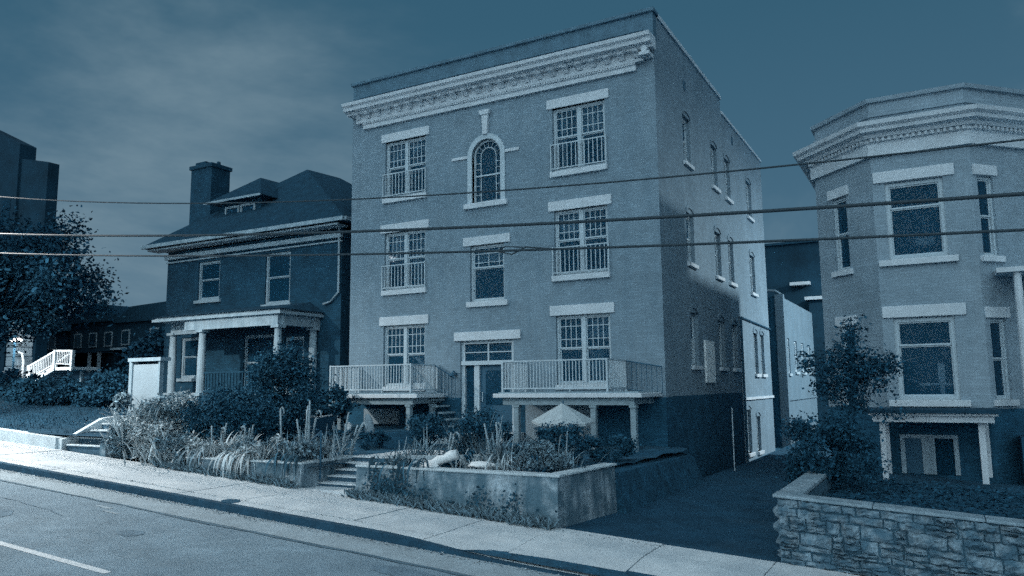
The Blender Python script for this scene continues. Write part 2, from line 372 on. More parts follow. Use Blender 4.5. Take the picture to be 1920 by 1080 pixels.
tag(strip(-90, 90, -11.42, CURB_Y+0.03, -0.135, 60).build('gutter', 'gutter', road))
random.seed(4)
tm = MB(); tm.warp = slope
pts = [(-90+i*0.5) for i in range(361)]
edge = [(-11.45+random.uniform(-.03, .03)-(0.03 if x > 5 else 0), 0.018+random.uniform(0, .03)) for x in pts]
for i in range(len(pts)-1):
    tm.add([(pts[i], edge[i][0]-edge[i][1], -0.131), (pts[i+1], edge[i+1][0]-edge[i+1][1], -0.131), (pts[i+1], edge[i+1][0]+edge[i+1][1], -0.131), (pts[i], edge[i][0]+edge[i][1], -0.131)], [(0, 1, 2, 3)])
tm.build('tar_seam', 'tar', road)
for (a, b) in ((-25.6, -22.6), (-13.4, -10.4), (-1.6, 1.4), (5.35, 8.38), (17.5, 20.5), (29.7, 32.7)):
    m = strip(a, b, -14.27, -14.15, -0.135, 6); m.build('lane_marking', 'paint', road)
for (a, b, y, h) in ((4.30, 4.72, -11.75, 0.05), (4.80, 5.22, -11.95, 0.04)):
    strip(a, b, y-h, y+h, -0.134, 2).build('worn_marking', 'gutter', road)
rc = random.Random(14)
for (cx0, cy0, dx_, dy_, n_) in ((2.4, -12.4, 0.3, -0.04, 8), (10.6, -12.9, 0.3, -0.06, 7)):
    m = MB(); m.warp = slope; p = [(cx0, cy0)]
    for _ in range(n_): p.append((p[-1][0]+dx_+rc.uniform(-.08, .08), p[-1][1]+dy_+rc.uniform(-.08, .08)))
    for a, b in zip(p[:-1], p[1:]):
        w0, w1 = rc.uniform(.006, .018), rc.uniform(.006, .018); m.add([(a[0], a[1]-w0, -0.133), (b[0], b[1]-w1, -0.133), (b[0], b[1]+w1, -0.133), (a[0], a[1]+w0, -0.133)], [(0, 1, 2, 3)])
    m.build('road_crack', 'roadpatch', road)
for (x0_, x1_, y0_, y1_) in ((3.0, 4.1, -13.5, -12.9), (10.8, 12.0, -12.1, -11.65), (6.4, 6.9, -12.9, -12.5)):
    m = MB(); m.warp = slope; q_ = [(x0_+(x1_-x0_)*(0.5+0.5*math.cos(t*0.4189)*(1+rc.uniform(-.18, .1))), y0_+(y1_-y0_)*(0.5+0.5*math.sin(t*0.4189)*(1+rc.uniform(-.18, .1))), -0.1345) for t in range(15)]
    m.add(q_, [tuple(range(15))]); m.build('road_patch', 'roadpatch', road)
strip(-90, 90, -20.4, -18.0, 0.0, 30).build('far_sidewalk', 'walk', road)
# curb with a dropped part at the driveway
def drop(x):
    t = max(0, min(1, (x-9.9)/2.6)); u = max(0, min(1, (19.6-x)/1.5)); k = min(t*t*(3-2*t), u*u*(3-2*u)); return 0.115*k
curb = thing('curb', 'dark stone curb between the road and the pale sidewalk', 'curb', (0, -10.6, 0)); curb['kind'] = 'structure'; del curb['category']; del curb['label']
x = -60.0
while x < 40:
    m = MB(); m.warp = slope
    for i in range(4):
        a = x+0.003+i*0.4985; b = a+0.4985
        m.hexa([(a, CURB_Y-0.012, -0.3), (b, CURB_Y-0.012, -0.3), (b, CURB_Y+0.13, -0.3), (a, CURB_Y+0.13, -0.3),
                (a, CURB_Y, -0.006-drop(a)), (b, CURB_Y, -0.006-drop(b)), (b, CURB_Y+0.13, -0.003-drop(a)), (b-0.4985, CURB_Y+0.13, -0.003-drop(a))]) if False else m.hexa(
               [(a, CURB_Y-0.012, -0.3), (b, CURB_Y-0.012, -0.3), (b, CURB_Y+0.13, -0.3), (a, CURB_Y+0.13, -0.3),
                (a, CURB_Y, -0.006-drop(a)), (b, CURB_Y, -0.006-drop(b)), (b, CURB_Y+0.13, -0.003-drop(b)), (a, CURB_Y+0.13, -0.003-drop(a))])
    m.build('curb_stone', 'curb', curb); x += 2.0
# sidewalk slabs
walk = strip(-60, 40, CURB_Y+0.1, -8.45, -0.07, 40).build('sidewalk', 'soil'); tag(walk, kind='structure')
random.seed(11)
joints = [-60, -50, -40, -30, -24, -20, -17, -14, -12, -10, -8.4, -6.9, -5.4, -3.9, -2.4, -0.9, 0.6, 2.98, 4.9, 6.3, 7.7, 9.07, 10.7, 12.05, 13.88, 15.6, 17.4, 19.2, 21, 23, 25, 30, 40]
def slab(a, b, y0, y1, dz, tilt, name='paving_slab'):
    m = MB(); gap = 0.009; n = max(1, int((b-a)/0.5)); 
    def wz(v):
        k = max(0, min(1, (-9.4-v.y)/1.2)); return (v.x, v.y, v.z+zs(v.x)-drop(v.x)*k)
    m.warp = wz
    rows = [y0+gap, (y0+y1)/2, y1-gap]
    top = []; 
    P = [(a+gap+(b-a-2*gap)*i/n) for i in range(n+1)]
    vs = []; 
    for z in (-0.09, 0):
        for y in rows:
            for i, xx in enumerate(P): vs.append((xx, y, z+(dz+tilt*(i/n-0.5) if z == 0 else 0)))
    c = n+1; fs = []
    for j in range(2):
        for i in range(n): fs.append((3*c+j*c+i, 3*c+j*c+i+1, 3*c+(j+1)*c+i+1, 3*c+(j+1)*c+i))
    for i in range(n):
        fs.append((i, i+1, 3*c+i+1, 3*c+i)); fs.append((2*c+i+1, 2*c+i, 5*c+i, 5*c+i+1))
    for j in range(2):
        fs.append((j*c, 3*c+j*c, 3*c+(j+1)*c, (j+1)*c)); fs.append((j*c+n, (j+1)*c+n, 3*c+(j+1)*c+n, 3*c+j*c+n))
    m.add(vs, fs); return m.build(name, 'walk', walk)
for a, b in zip(joints[:-1], joints[1:]):
    slab(a, b, -10.25, -8.42, random.uniform(-.006, .006), random.uniform(-.008, .008))
    slab(a, b, CURB_Y+0.125, -10.25, random.uniform(-.004, .002), random.uniform(-.004, .004), 'curb_strip_slab')
m = MB(); m.warp = slope; m.tube([(6.26, -10.42, -0.02), (6.26, -10.42, 0.012)], 0.17, 16); m.build('utility_cover', 'iron', walk, mw=None)

# ------------------------------------------------------------------ yards and driveway
def sheet(name, m, x0, x1, y0, y1, zf, nx=16, ny=12, kind='structure', jit=0.0, parent=None):
    random.seed(hash(name) % 999 if False else len(name)*7)
    mb = MB(); P = [[(x0+(x1-x0)*i/nx, y0+(y1-y0)*j/ny) for i in range(nx+1)] for j in range(ny+1)]
    vs = [(x, y, zf(x, y)+random.uniform(-jit, jit)) for r in P for x, y in r]
    mb.add(vs, [(j*(nx+1)+i, j*(nx+1)+i+1, (j+1)*(nx+1)+i+1, (j+1)*(nx+1)+i) for j in range(ny) for i in range(nx)])
    o = mb.build(name, m, parent, smooth=True)
    if kind: o['kind'] = kind
    return o
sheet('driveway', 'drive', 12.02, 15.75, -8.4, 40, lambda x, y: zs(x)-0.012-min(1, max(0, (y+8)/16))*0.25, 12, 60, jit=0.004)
sheet('yard', 'soil', 7.6, 11.98, -8.3, -0.02, lambda x, y: -0.72-0.05*(y+8.3)/8, 14, 22, jit=0.03)
sheet('garden_path', 'walk', 6.1, 7.65, -6.9, -4.6, lambda x, y: -0.63-0.03*(y+7)/7, 6, 8)
sheet('path_soil', 'soil', 6.0, 7.75, -5.2, 0.2, lambda x, y: -0.68-0.03*(y+7)/7, 6, 14, jit=0.02)
sheet('garden', 'soil', -0.3, 6.3, -8.3, 1.6, lambda x, y: -0.70+(y+8.3)*(0.05 if x < 4 else 0.0)-0.02, 14, 16, jit=0.03)
sheet('lawn', 'lawn', -90, -0.2, -8.3, 60, lambda x, y: max(-0.25, zs(x)+0.28)+max(0, min(1, (y+8.3)/6))*(0.3 if x < -1.5 else 0.1), 60, 40, jit=0.02)
sheet('side_yard', 'soil', 15.75, 60, -8.2, 14, lambda x, y: max(zs(x)+0.82, -3.5)-0.16-0.1*(y+8.2)/8, 30, 14, jit=0.04)
sheet('back_yard', 'soil', -10, 12.1, 15.6, 60, lambda x, y: -2.05, 10, 10)

# ================================================================== MAIN APARTMENT BUILDING
W, H, D = 11.318, 11.917, 15.47
apt = thing('apartment_building', 'three storey painted brick apartment block with pale cornice and two balconies', 'building', (W/2, 0, -0.8))
I = Matrix.Identity(4)
opF = [(1.5, 3.22, 7.42, 9.44), (8.0, 9.74, 7.42, 9.44), (1.5, 3.22, 4.2, 6.2), (8.0, 9.74, 4.2, 6.2), (1.5, 3.22, 0.95, 3.0), (8.0, 9.74, 0.95, 3.0),
       (5.08, 6.15, 6.8, 8.9), (4.98, 6.24, 3.6, 5.42), (4.6, 6.55, -0.45, 2.37), (0.71, 2.2, -0.76, 0.2), (6.95, 9.2, -0.76, 0.45)]
opF_wall = [o for o in opF[:9]]
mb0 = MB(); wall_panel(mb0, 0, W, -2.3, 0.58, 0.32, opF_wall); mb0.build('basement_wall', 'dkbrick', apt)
m = MB(); wall_panel(m, 0, W, 0.58, 10.95, 0.32, opF_wall)
# spandrels that turn the middle top opening into an arch
cx, cz, ra = 5.615, 8.36, 0.535
for s in (-1, 1):
    arc = [(cx+s*ra*math.cos(t*math.pi/24), cz+ra*math.sin(t*math.pi/24)) for t in range(13)]
    poly = [(cx+s*ra, 8.9)]+arc+[(cx, 8.9)]
    for i in range(12):
        a, b = arc[i], arc[i+1]; m.prism([(a[0], a[1]), (b[0], b[1]), (b[0], 8.9), (a[0], 8.9)], 1, 0.0, 0.32)
m.build('front_wall', 'brick', apt)
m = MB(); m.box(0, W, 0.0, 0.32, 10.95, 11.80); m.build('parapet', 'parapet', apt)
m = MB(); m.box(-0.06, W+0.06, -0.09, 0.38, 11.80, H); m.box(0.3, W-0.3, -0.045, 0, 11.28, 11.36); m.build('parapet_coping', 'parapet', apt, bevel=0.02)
TS = local(W, 0, R(90))          # side wall: local x = world y, inward = -x
colsS = [(2.68, 3.52), (6.17, 7.03), (8.15, 9.02), (11.95, 12.95)]
opS = []
for (a, b) in colsS: opS += [(a, b, 7.98, 9.55), (a, b, 4.72, 6.34)]
for (a, b) in colsS[:3]: opS += [(a, b, 1.5, 3.15)]
opS += [(11.95, 12.72, 1.33, 3.03), (13.3, 14.1, 1.33, 3.03), (9.85, 10.75, -1.74, -0.08), (11.72, 12.5, -1.8, -0.4)]
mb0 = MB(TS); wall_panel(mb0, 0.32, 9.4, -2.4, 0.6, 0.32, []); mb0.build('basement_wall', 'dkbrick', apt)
m = MB(TS); wall_panel(m, 0.32, 7.93, 0.6, 11.75, 0.32, [o for o in opS if o[0] < 7.9]); wall_panel(m, 7.93, 9.4, 0.6, 11.2, 0.32, [o for o in opS if 7.9 < o[0] < 9.4]); wall_panel(m, 9.4, D, -2.4, 11.2, 0.32, [o for o in opS if o[0] > 9.4])
m.build('side_wall', 'brick', apt)
m = MB(TS); m.box(0.4, 8.0, -0.05, 0.37, 11.75, 11.90); m.box(8.0, D+0.05, -0.05, 0.37, 11.2, 11.32); m.build('side_coping', 'trim', apt, bevel=0.015)
m = MB(); m.box(0, 0.32, 0.32, D, -2.4, 11.7); m.box(0.32, W-0.32, D-0.32, D, -2.4, 11.2); m.build('rear_wall', 'brick', apt)
m = MB(); m.box(0.3, W-0.3, 0.3, 7.9, 11.1, 11.3); m.box(0.3, W-0.3, 7.9, D-0.3, 10.7, 10.85); m.build('roof', 'roof', apt)
m = MB(); m.box(1.6, W-1.5, 1.5, D-1.5, -2.3, 10.6); m.build('interior_wall', 'inside', apt)
for z in (0.7, 3.75, 6.95):
    m = MB(); m.box(0.32, W-0.32, 0.34, 1.52, z-0.2, z); m.box(W-1.52, W-0.34, 1.52, D-0.4, z-0.2, z); m.build('floor_slab', 'inside', apt)
# window dressings on the front
GRID = [('v', 0.25), ('v', 0.75), ('h', 0.28), ('h', 0.74), ('v', 0.5)]
def lintel(x0, x1, z0, z1, T=I, p=0.05, name='lintel', mt='trim'): return MB(T).box(x0, x1, -p, 0.14, z0, z1).build(name, mt, apt, bevel=0.012)
for (x0, x1, l0, l1, s0, s1) in ((1.5, 3.22, 1.344, 3.373, 1.44, 3.29), (8.0, 9.74, 7.822, 9.885, 7.92, 9.79)):
    for fl, (z0, z1) in enumerate(((0.95, 3.0), (4.2, 6.2), (7.42, 9.44))):
        dh_window(apt, I, x0, x1, z0, z1, cols=2, grid=GRID, split=0.54 if fl else 0.52)
        lintel(l0, l1, z1, z1+0.30)
        if fl:
            lintel(s0, s1, z0-0.17, z0, p=0.10, name='sill')
            guard(apt, I, x0-0.05, x1+0.05, z0+0.07, z0+0.86, y=-0.075, n=13)
        else: lintel(s0+0.05, s1-0.05, z0-0.14, z0, p=0.06, name='sill')
# middle windows
dh_window(apt, I, 4.98, 6.24, 3.6, 5.42, cols=1, grid=[('v', 0.14), ('v', 0.86), ('h', 0.22), ('h', 0.72), ('v', 0.5)], split=0.6)
lintel(4.732, 6.471, 5.42, 5.70); lintel(4.87, 6.38, 3.43, 3.6, p=0.09, name='sill')
# arched window
m = MB()
def arc_strip(mb, r0, r1, y0, y1, c=(5.615, 8.36), a0=0, a1=180, n=24):
    for i in range(n):
        t0, t1 = R(a0+(a1-a0)*i/n), R(a0+(a1-a0)*(i+1)/n)
        q = [(c[0]+r*math.cos(t), c[1]+r*math.sin(t)) for r, t in ((r0, t0), (r1, t0), (r1, t1), (r0, t1))]
        mb.prism(q, 1, y0, y1)
arc_strip(m, 0.535, 0.70, -0.05, 0.13); m.box(4.915, 5.08, -0.05, 0.13, 6.8, 8.36); m.box(6.15, 6.315, -0.05, 0.13, 6.8, 8.36)
m.build('arch_surround', 'frame', apt)
lintel(4.793, 6.40, 6.63, 6.80, p=0.11, name='sill')
lintel(4.29, 4.91, 8.33, 8.43, p=0.045, name='impost_band'); lintel(6.32, 6.83, 8.33, 8.43, p=0.045, name='impost_band')
m = MB(); m.prism([(5.53, 9.03), (5.70, 9.03), (5.74, 9.68), (5.49, 9.68)], 1, -0.12, 0.05); m.prism([(5.46, 9.68), (5.77, 9.68), (5.83, 9.84), (5.40, 9.84)], 1, -0.16, 0.05); m.build('keystone', 'trim', apt, bevel=0.012)
m = MB(); arc_strip(m, 0.47, 0.534, 0.1, 0.2); m.box(5.081, 5.145, 0.1, 0.2, 6.801, 8.36); m.box(6.085, 6.149, 0.1, 0.2, 6.801, 8.36); m.box(5.145, 6.085, 0.1, 0.2, 6.801, 6.87)
aw = m.build('window', 'frame', apt)
m = MB(); m.box(5.145, 6.085, 0.12, 0.16, 7.70, 7.75); arc_strip(m, 0.27, 0.295, 0.13, 0.15)
for xx in (5.33, 5.90): m.box(xx-0.012, xx+0.012, 0.131, 0.149, 6.87, 8.36)
for k in range(1, 8):
    t = R(22.5*k); a = Vector((5.615+0.295*math.cos(t), 0.14, 8.36+0.295*math.sin(t))); b = Vector((5.615+0.47*math.cos(t), 0.14, 8.36+0.47*math.sin(t))); m.tube([a, b], 0.011, 4)
for zz_ in (7.1, 7.4, 7.95, 8.15): m.box(5.145, 5.318, 0.132, 0.148, zz_-0.01, zz_+0.01); m.box(5.912, 6.085, 0.132, 0.148, zz_-0.01, zz_+0.01)
m.build('muntin', 'frame', aw)
m = MB(); m.box(5.14, 6.09, 0.152, 0.158, 6.86, 8.36); m.prism([(5.615+0.475*math.cos(R(7.5*k)), 8.36+0.475*math.sin(R(7.5*k))) for k in range(25)], 1, 0.152, 0.158); m.build('pane', 'glass', aw)
# entrance
lintel(4.395, 6.815, 2.37, 2.647, p=0.07)
m = MB(); m.box(4.6, 4.72, 0.08, 0.3, -0.45, 2.37); m.box(6.43, 6.55, 0.08, 0.3, -0.45, 2.37); m.box(4.72, 6.43, 0.08, 0.3, 2.27, 2.37); m.box(4.62, 6.53, 0.02, 0.3, 1.60, 1.73); m.box(5.06, 5.25, 0.09, 0.3, -0.45, 1.6)
m.box(5.555, 5.605, 0.1, 0.2, 1.73, 2.27); m.box(4.72, 5.555, 0.11, 0.19, 1.985, 2.015); m.box(5.605, 6.43, 0.11, 0.19, 1.985, 2.015)
ent = m.build('entrance', 'frame', apt)
for a, b in ((4.715, 5.56), (5.6, 6.435)):
    for z0, z1 in ((1.72, 1.99), (2.01, 2.28)): MB().box(a, b, 0.145, 0.153, z0, z1).build('pane', 'glass', ent)
m = MB(); m.box(5.25, 6.43, 0.16, 0.22, -0.45, 1.6); m.build('door', 'iron', ent); MB().box(5.45, 6.25, 0.15, 0.16, 0.35, 1.42).build('door_glass', 'glass', ent)
MB().box(4.72, 5.06, 0.17, 0.178, -0.3, 1.6).build('side_light', 'glass', ent)
m = MB(); m.tube([(5.36, 0.1, 0.45), (5.36, 0.1, 0.75)], 0.015, 6); m.tube([(5.36, 0.1, 0.47), (5.36, 0.17, 0.47)], 0.01, 6); m.tube([(5.36, 0.1, 0.73), (5.36, 0.17, 0.73)], 0.01, 6); m.build('door_handle', 'metal', ent)
m = MB(); m.box(4.3, 6.9, -1.3, 0.06, -0.75, -0.46); m.box(4.5, 6.7, -1.65, -1.3, -0.75, -0.6); m.build('door_step', 'coping', apt, bevel=0.01)
m = MB(); m.box(4.36, 4.5, -0.1, 0.0, 1.32, 1.36); m.tube([(4.43, -0.02, 1.36), (4.43, -0.14, 1.42), (4.43, -0.2, 1.36)], 0.025, 6); m.tube([(4.43, -0.2, 1.36), (4.43, -0.24, 1.24)], [0.05, 0.08], 8); m.build('wall_lamp', 'iron', apt)
# cornice
cor = MB(); cor.prism([(0, 10.60), (-0.30, 10.60), (-0.34, 10.66), (-0.50, 10.70), (-0.52, 10.80), (-0.60, 10.86), (-0.62, 10.96), (0, 10.99)], 0, -0.03, 11.38)
cor.box(0.28, 11.05, -0.16, 0, 10.30, 10.60)
corn = cor.build('cornice', 'trim', apt)
m = MB(); m.prism([(0, 10.08), (-0.10, 10.08), (-0.10, 10.22), (-0.13, 10.24), (-0.13, 10.30), (0, 10.30)], 0, 0.55, 10.78); m.build('frieze', 'trim', corn)
br = MB().prism([(-0.16, -0.17), (-0.20, -0.19), (-0.27, -0.1), (-0.38, -0.06), (-0.42, 0.0), (-0.16, 0.0)], 0, -0.085, 0.085).mesh('bracket'); br.materials.append(M['trim'])
for i in range(24): inst('bracket', br, corn, (0.42+i*(10.86-0.42)/23, 0.0, 10.60))
dn = MB()
for i in range(118): xx = 0.62+i*0.0865; dn.box(xx, xx+0.045, -0.165, -0.13, 10.245, 10.295)
tag(dn.build('dentil_course', 'trim', corn), kind='stuff')
m = MB(); m.tube([(11.15, -0.4, 10.55), (11.15, -0.15, 10.55)], 0.1, 10); m.box(11.0, 11.3, -0.42, 0, 10.36, 10.46); m.build('cornice_end_block', 'trim', corn)
# side wall windows
for k, o in enumerate(opS):
    dh_window(apt, TS, o[0], o[1], o[2], o[3], depth=0.16, fw_=0.085)
    lintel(o[0]-0.08, o[1]+0.08, o[2]-0.13, o[2], T=TS, p=0.10, name='sill')
    w = o[1]-o[0]; n = 8; m = MB(TS); c0 = (o[0]+o[1])/2
    arcp = [(o[0]-0.05+(w+0.1)*i/n, o[3]+0.16*(1-((i/n-0.5)*2)**2)) for i in range(n+1)]
    for a, b in zip(arcp[:-1], arcp[1:]): m.prism([(a[0], a[1]), (b[0], b[1]), (b[0], b[1]+0.13), (a[0], a[1]+0.13)], 1, -0.035, 0.1)
    m.build('window_hood', 'brick', apt)
for (y, z) in ((3.05, 10.6), (9.7, 10.62)):
    m = MB(TS); m.box(y-0.12, y+0.12, -0.015, 0.05, z-0.16, z+0.16); v = m.build('wall_vent', 'iron', apt)
MB(TS).box(4.15, 5.3, -0.06, 0.05, 0.97, 2.34).build('boarded_panel', 'white', apt, bevel=0.01)
MB(TS).box(9.62, D+0.02, -0.07, 0.05, 0.30, 0.40).build('ledge', 'trim', apt)
m = MB(TS); m.tube([(9.42, -0.08, -2.0), (9.42, -0.08, 3.5)], 0.045, 8); m.tube([(9.42, -0.08, 3.45), (9.6, -0.06, 3.5), (D, -0.06, 3.38)], 0.03, 6); m.build('downpipe', 'iron', apt)

m = MB(TS); m.tube([(3.3, -1.0, -1.75), (3.3, -1.0, 0.2)], 0.018, 6); tag(m.build('thin_post', 'frame', None), 'thin pale upright post in the dark alley beside the apartment block', 'post')
# balconies
def baluster_mesh(h):
    me = MB().box(-0.011, 0.011, -0.011, 0.011, 0, h).mesh('baluster'); me.materials.append(M['metal']); return me
BAL = baluster_mesh(0.76)
def railing(parent, a, b, n, z0=0.84, h=0.80, posts=True):
    a = Vector((a[0], a[1], 0)); b = Vector((b[0], b[1], 0)); d = (b-a).normalized(); pn = Vector((-d.y, d.x, 0))
    ang = math.atan2(d.y, d.x); T = Matrix.Translation(a) @ Matrix.Rotation(ang, 4, 'Z'); Ln = (b-a).length
    m = MB(T); m.box(-0.02, Ln+0.02, -0.024, 0.024, z0+h-0.035, z0+h); m.box(0, Ln, -0.018, 0.018, z0, z0+0.035)
    for t in ((0, Ln) if posts else ()): m.box(t-0.025, t+0.025, -0.025, 0.025, z0-0.12, z0+h+0.01)
    for t in (0.33, 0.66): m.box(Ln*t-0.014, Ln*t+0.014, -0.014, 0.014, z0-0.12, z0)
    m.build('handrail', 'metal', parent)
    for i in range(1, n):
        inst('baluster', BAL, parent, a+d*(Ln*i/n)+Vector((0, 0, z0+0.02)), Matrix.Rotation(ang, 4, 'Z'))
def balcony(x0, x1, s0, s1, posts, nfront):
    m = MB(); m.box(s0, s1, -1.72, -0.002, 0.60, 0.72); dk = m.build('balcony', 'trim', apt, bevel=0.015)
    MB().box(s0+0.12, s1-0.12, -1.62, -0.003, 0.72, 0.755).build('deck', 'wood', dk)
    m = MB(); m.box(s0+0.25, s1-0.25, -1.58, -1.42, 0.40, 0.60); m.box(s0+0.25, s0+0.39, -1.42, -0.003, 0.42, 0.598); m.box(s1-0.39, s1-0.25, -1.42, -0.003, 0.42, 0.598); m.build('beam', 'wood', dk, bevel=0.008)
    for (px, py) in posts:
        m = MB(); m.box(px-0.075, px+0.075, py-0.075, py+0.075, -0.85, 0.40); m.box(px-0.1, px+0.1, py-0.1, py+0.1, 0.33, 0.399); m.build('post', 'wood', dk, bevel=0.008)
    railing(dk, (x0, -1.5), (x1, -1.5), nfront); railing(dk, (x1, -1.45), (x1, -0.08), 17); railing(dk, (x0, -1.45), (x0, -0.08), 17)
    return dk
bL = balcony(0.53, 3.76, 0.42, 4.15, ((0.66, -1.5), (0.99, -1.5), (3.72, -1.5), (3.95, -0.6)), 30)
bR = balcony(7.0, 10.2, 6.80, 11.22, ((7.47, -1.5), (9.80, -1.5), (10.92, -1.5)), 32)
def stair_rail(dk, x0, x1, y, zt0, zt1, zb0, zb1, n):
    m = MB(); m.tube([(x0, y, zt0), (x1, y, zt1)], 0.02, 6); m.build('stair_rail', 'iron', dk); MB().tube([(x0, y, zb0), (x1, y, zb1)], 0.015, 6).build('stair_rail_foot', 'iron', dk)
    for i in range(n+1):
        t = i/n; xx = x0+(x1-x0)*t; a = zb0+(zb1-zb0)*t; b = zt0+(zt1-zt0)*t
        me = MB().tube([(xx, y, a), (xx, y, b)], 0.011, 4).build('baluster', 'iron', dk)
stair_rail(bL, 3.80, 4.56, -0.25, 1.60, 1.2, 0.82, 0.5, 6)
stair_rail(bR, 10.24, 11.26, -0.12, 1.60, 1.42, 0.80, 0.70, 7)
m = MB()
for i in range(5): m.box(3.85+i*0.2, 4.05+i*0.2, -0.75, -0.06, 0.50-i*0.2, 0.55-i*0.2)
m.build('stair_tread', 'wood', bL)
# pale cellar fronts under the decks
m = MB(); m.box(0.72, 2.2, -0.035, 0.0, -0.76, 0.22); m.build('cellar_front', 'render', apt)
m = MB(); m.box(6.95, 9.25, -0.035, 0.0, -0.76, 0.40); m.build('cellar_front', 'render', apt)
# curtains behind the lower-left pair of windows and one right pane
def curtain(parent, x0, x1, z0, z1, y, folds=8, lean=0.0):
    m = MB(); n = folds*4; vs = []
    for j in range(2):
        for i in range(n+1):
            t = i/n; vs.append((x0+(x1-x0)*t+lean*j, y+0.035*math.sin(t*folds*2*math.pi), z0+(z1-z0)*j))
    m.add(vs, [(i, i+1, n+2+i, n+1+i) for i in range(n)]); return m.build('curtain', 'curtain', parent, smooth=True)
for (bx0, bx1, bz0, bz1) in ((1.6, 2.28, 8.75, 9.42), (2.46, 3.14, 9.0, 9.42), (8.92, 9.66, 8.6, 9.42), (8.08, 8.8, 5.5, 6.18), (5.06, 6.16, 4.9, 5.4), (1.6, 2.28, 5.6, 6.18), (8.9, 9.66, 2.35, 2.98)):
    MB().box(bx0, bx1, 0.26, 0.275, bz0, bz1).build('blind', 'curtain', apt)
curtain(apt, 8.95, 9.4, 1.0, 2.0, 0.3); curtain(apt, 2.55, 3.1, 4.3, 6.1, 0.32); curtain(apt, 8.1, 8.3, 7.5, 9.4, 0.34)
m = MB(); m.tube([(1.75, 0.34, 1.95), (1.95, 0.33, 2.02), (2.2, 0.34, 1.9)], [0.05, 0.08, 0.04], 8); m.tube([(2.55, 0.32, 2.0), (2.75, 0.3, 1.85), (3.05, 0.33, 1.55)], [0.03, 0.07, 0.04], 8); m.build('swag', 'fabric', apt, smooth=True)

# ================================================================== LEFT HOUSE
hs = thing('brick_house', 'dark brick house with hipped roof, dormer, tall chimney and columned porch', 'house', (-6.9, 1.5, 0))
HX0, HX1, HY = -11.9, -1.75, 1.5
TH = Matrix.Translation((0, HY, 0))
opH = [(-9.85, -8.5, 4.72, 6.4), (-5.8, -4.42, 4.3, 6.4), (-10.75, -9.45, 1.4, 3.15), (-6.9, -5.2, 0.75, 3.1), (-4.6, -3.6, 0.75, 2.95)]
m = MB(TH); wall_panel(m, HX0, HX1, -0.4, 7.0, 0.3, opH); m.build('front_wall', 'housebrick', hs)
m = MB(); m.box(HX1-0.3, HX1, HY+0.3, 11, -0.4, 7.0); m.box(HX0, HX0+0.3, HY+0.3, 11, -0.4, 7.0); m.box(HX0+0.3, HX1-0.3, 10.7, 11, -0.4, 7.0); m.build('side_wall', 'housebrick', hs)
MB().box(HX0+1.2, HX1-1.2, HY+1.3, 10, -0.4, 6.9).build('interior_wall', 'inside', hs)
e0, e1, ey0, ey1 = -12.86, -1.08, 0.85, 11.6
ap = [(-7.4, 5.2, 11.1), (-6.7, 5.2, 11.1)]
m = MB(); ez = 7.28
m.add([(e0, ey0, ez), (e1, ey0, ez), (e1, ey1, ez), (e0, ey1, ez), (-7.15, 5.1, 11.05), (-6.85, 7.0, 11.05), (e0, ey0, ez-0.1), (e1, ey0, ez-0.1), (e1, ey1, ez-0.1), (e0, ey1, ez-0.1)],
      [(0, 1, 4), (1, 2, 5, 4), (2, 3, 5), (3, 0, 4, 5), (0, 6, 7, 1), (1, 7, 8, 2), (2, 8, 9, 3), (3, 9, 6, 0), (6, 9, 8, 7)])
roof = m.build('roof', 'roof', hs)
m = MB(); m.box(e0+0.02, e1-0.02, ey0-0.1, ey0, ez-0.13, ez+0.02); m.build('gutter', 'dktrim', roof)
m = MB(); m.box(e1, e1+0.1, ey0, 6, ez-0.12, ez+0.02); m.build('gutter', 'dktrim', roof)
m = MB(); m.box(e0+0.3, e1-0.4, ey0+0.06, HY, ez-0.24, ez-0.16); m.build('soffit', 'dktrim', hs)
m = MB(); m.box(HX0-0.05, HX1+0.05, HY-0.16, HY, 6.66, 6.84); m.box(HX0-0.03, HX1+0.03, HY-0.08, HY, 6.5, 6.56); m.build('eave_frieze', 'dktrim', hs)
for (a, b, c, d) in opH:
    T = TH
    dh_window(hs, T, a, b, c, d, fm='dktrim', depth=0.1, fw_=0.09, split=0.52)
    MB(T).box(a-0.12, b+0.12, -0.09, 0.08, c-0.13, c).build('sill', 'dktrim', hs)
    MB(T).box(a-0.15, b+0.15, -0.02, 0.08, d, d+0.22).build('lintel', 'housebrick', hs)
# chimney
m = MB(); m.box(-12.15, -10.75, 2.7, 3.75, -0.4, 11.15); m.box(-12.22, -10.68, 2.63, 3.82, 11.15, 11.32); m.box(-12.0, -11.3, 2.8, 3.6, 11.32, 11.5); ch = m.build('chimney', 'housebrick', roof)
m = MB(); m.tube([(-10.9, 3.2, 11.32), (-10.9, 3.2, 11.5)], [0.1, 0.08], 8); m.build('chimney_pot', 'roof', ch)
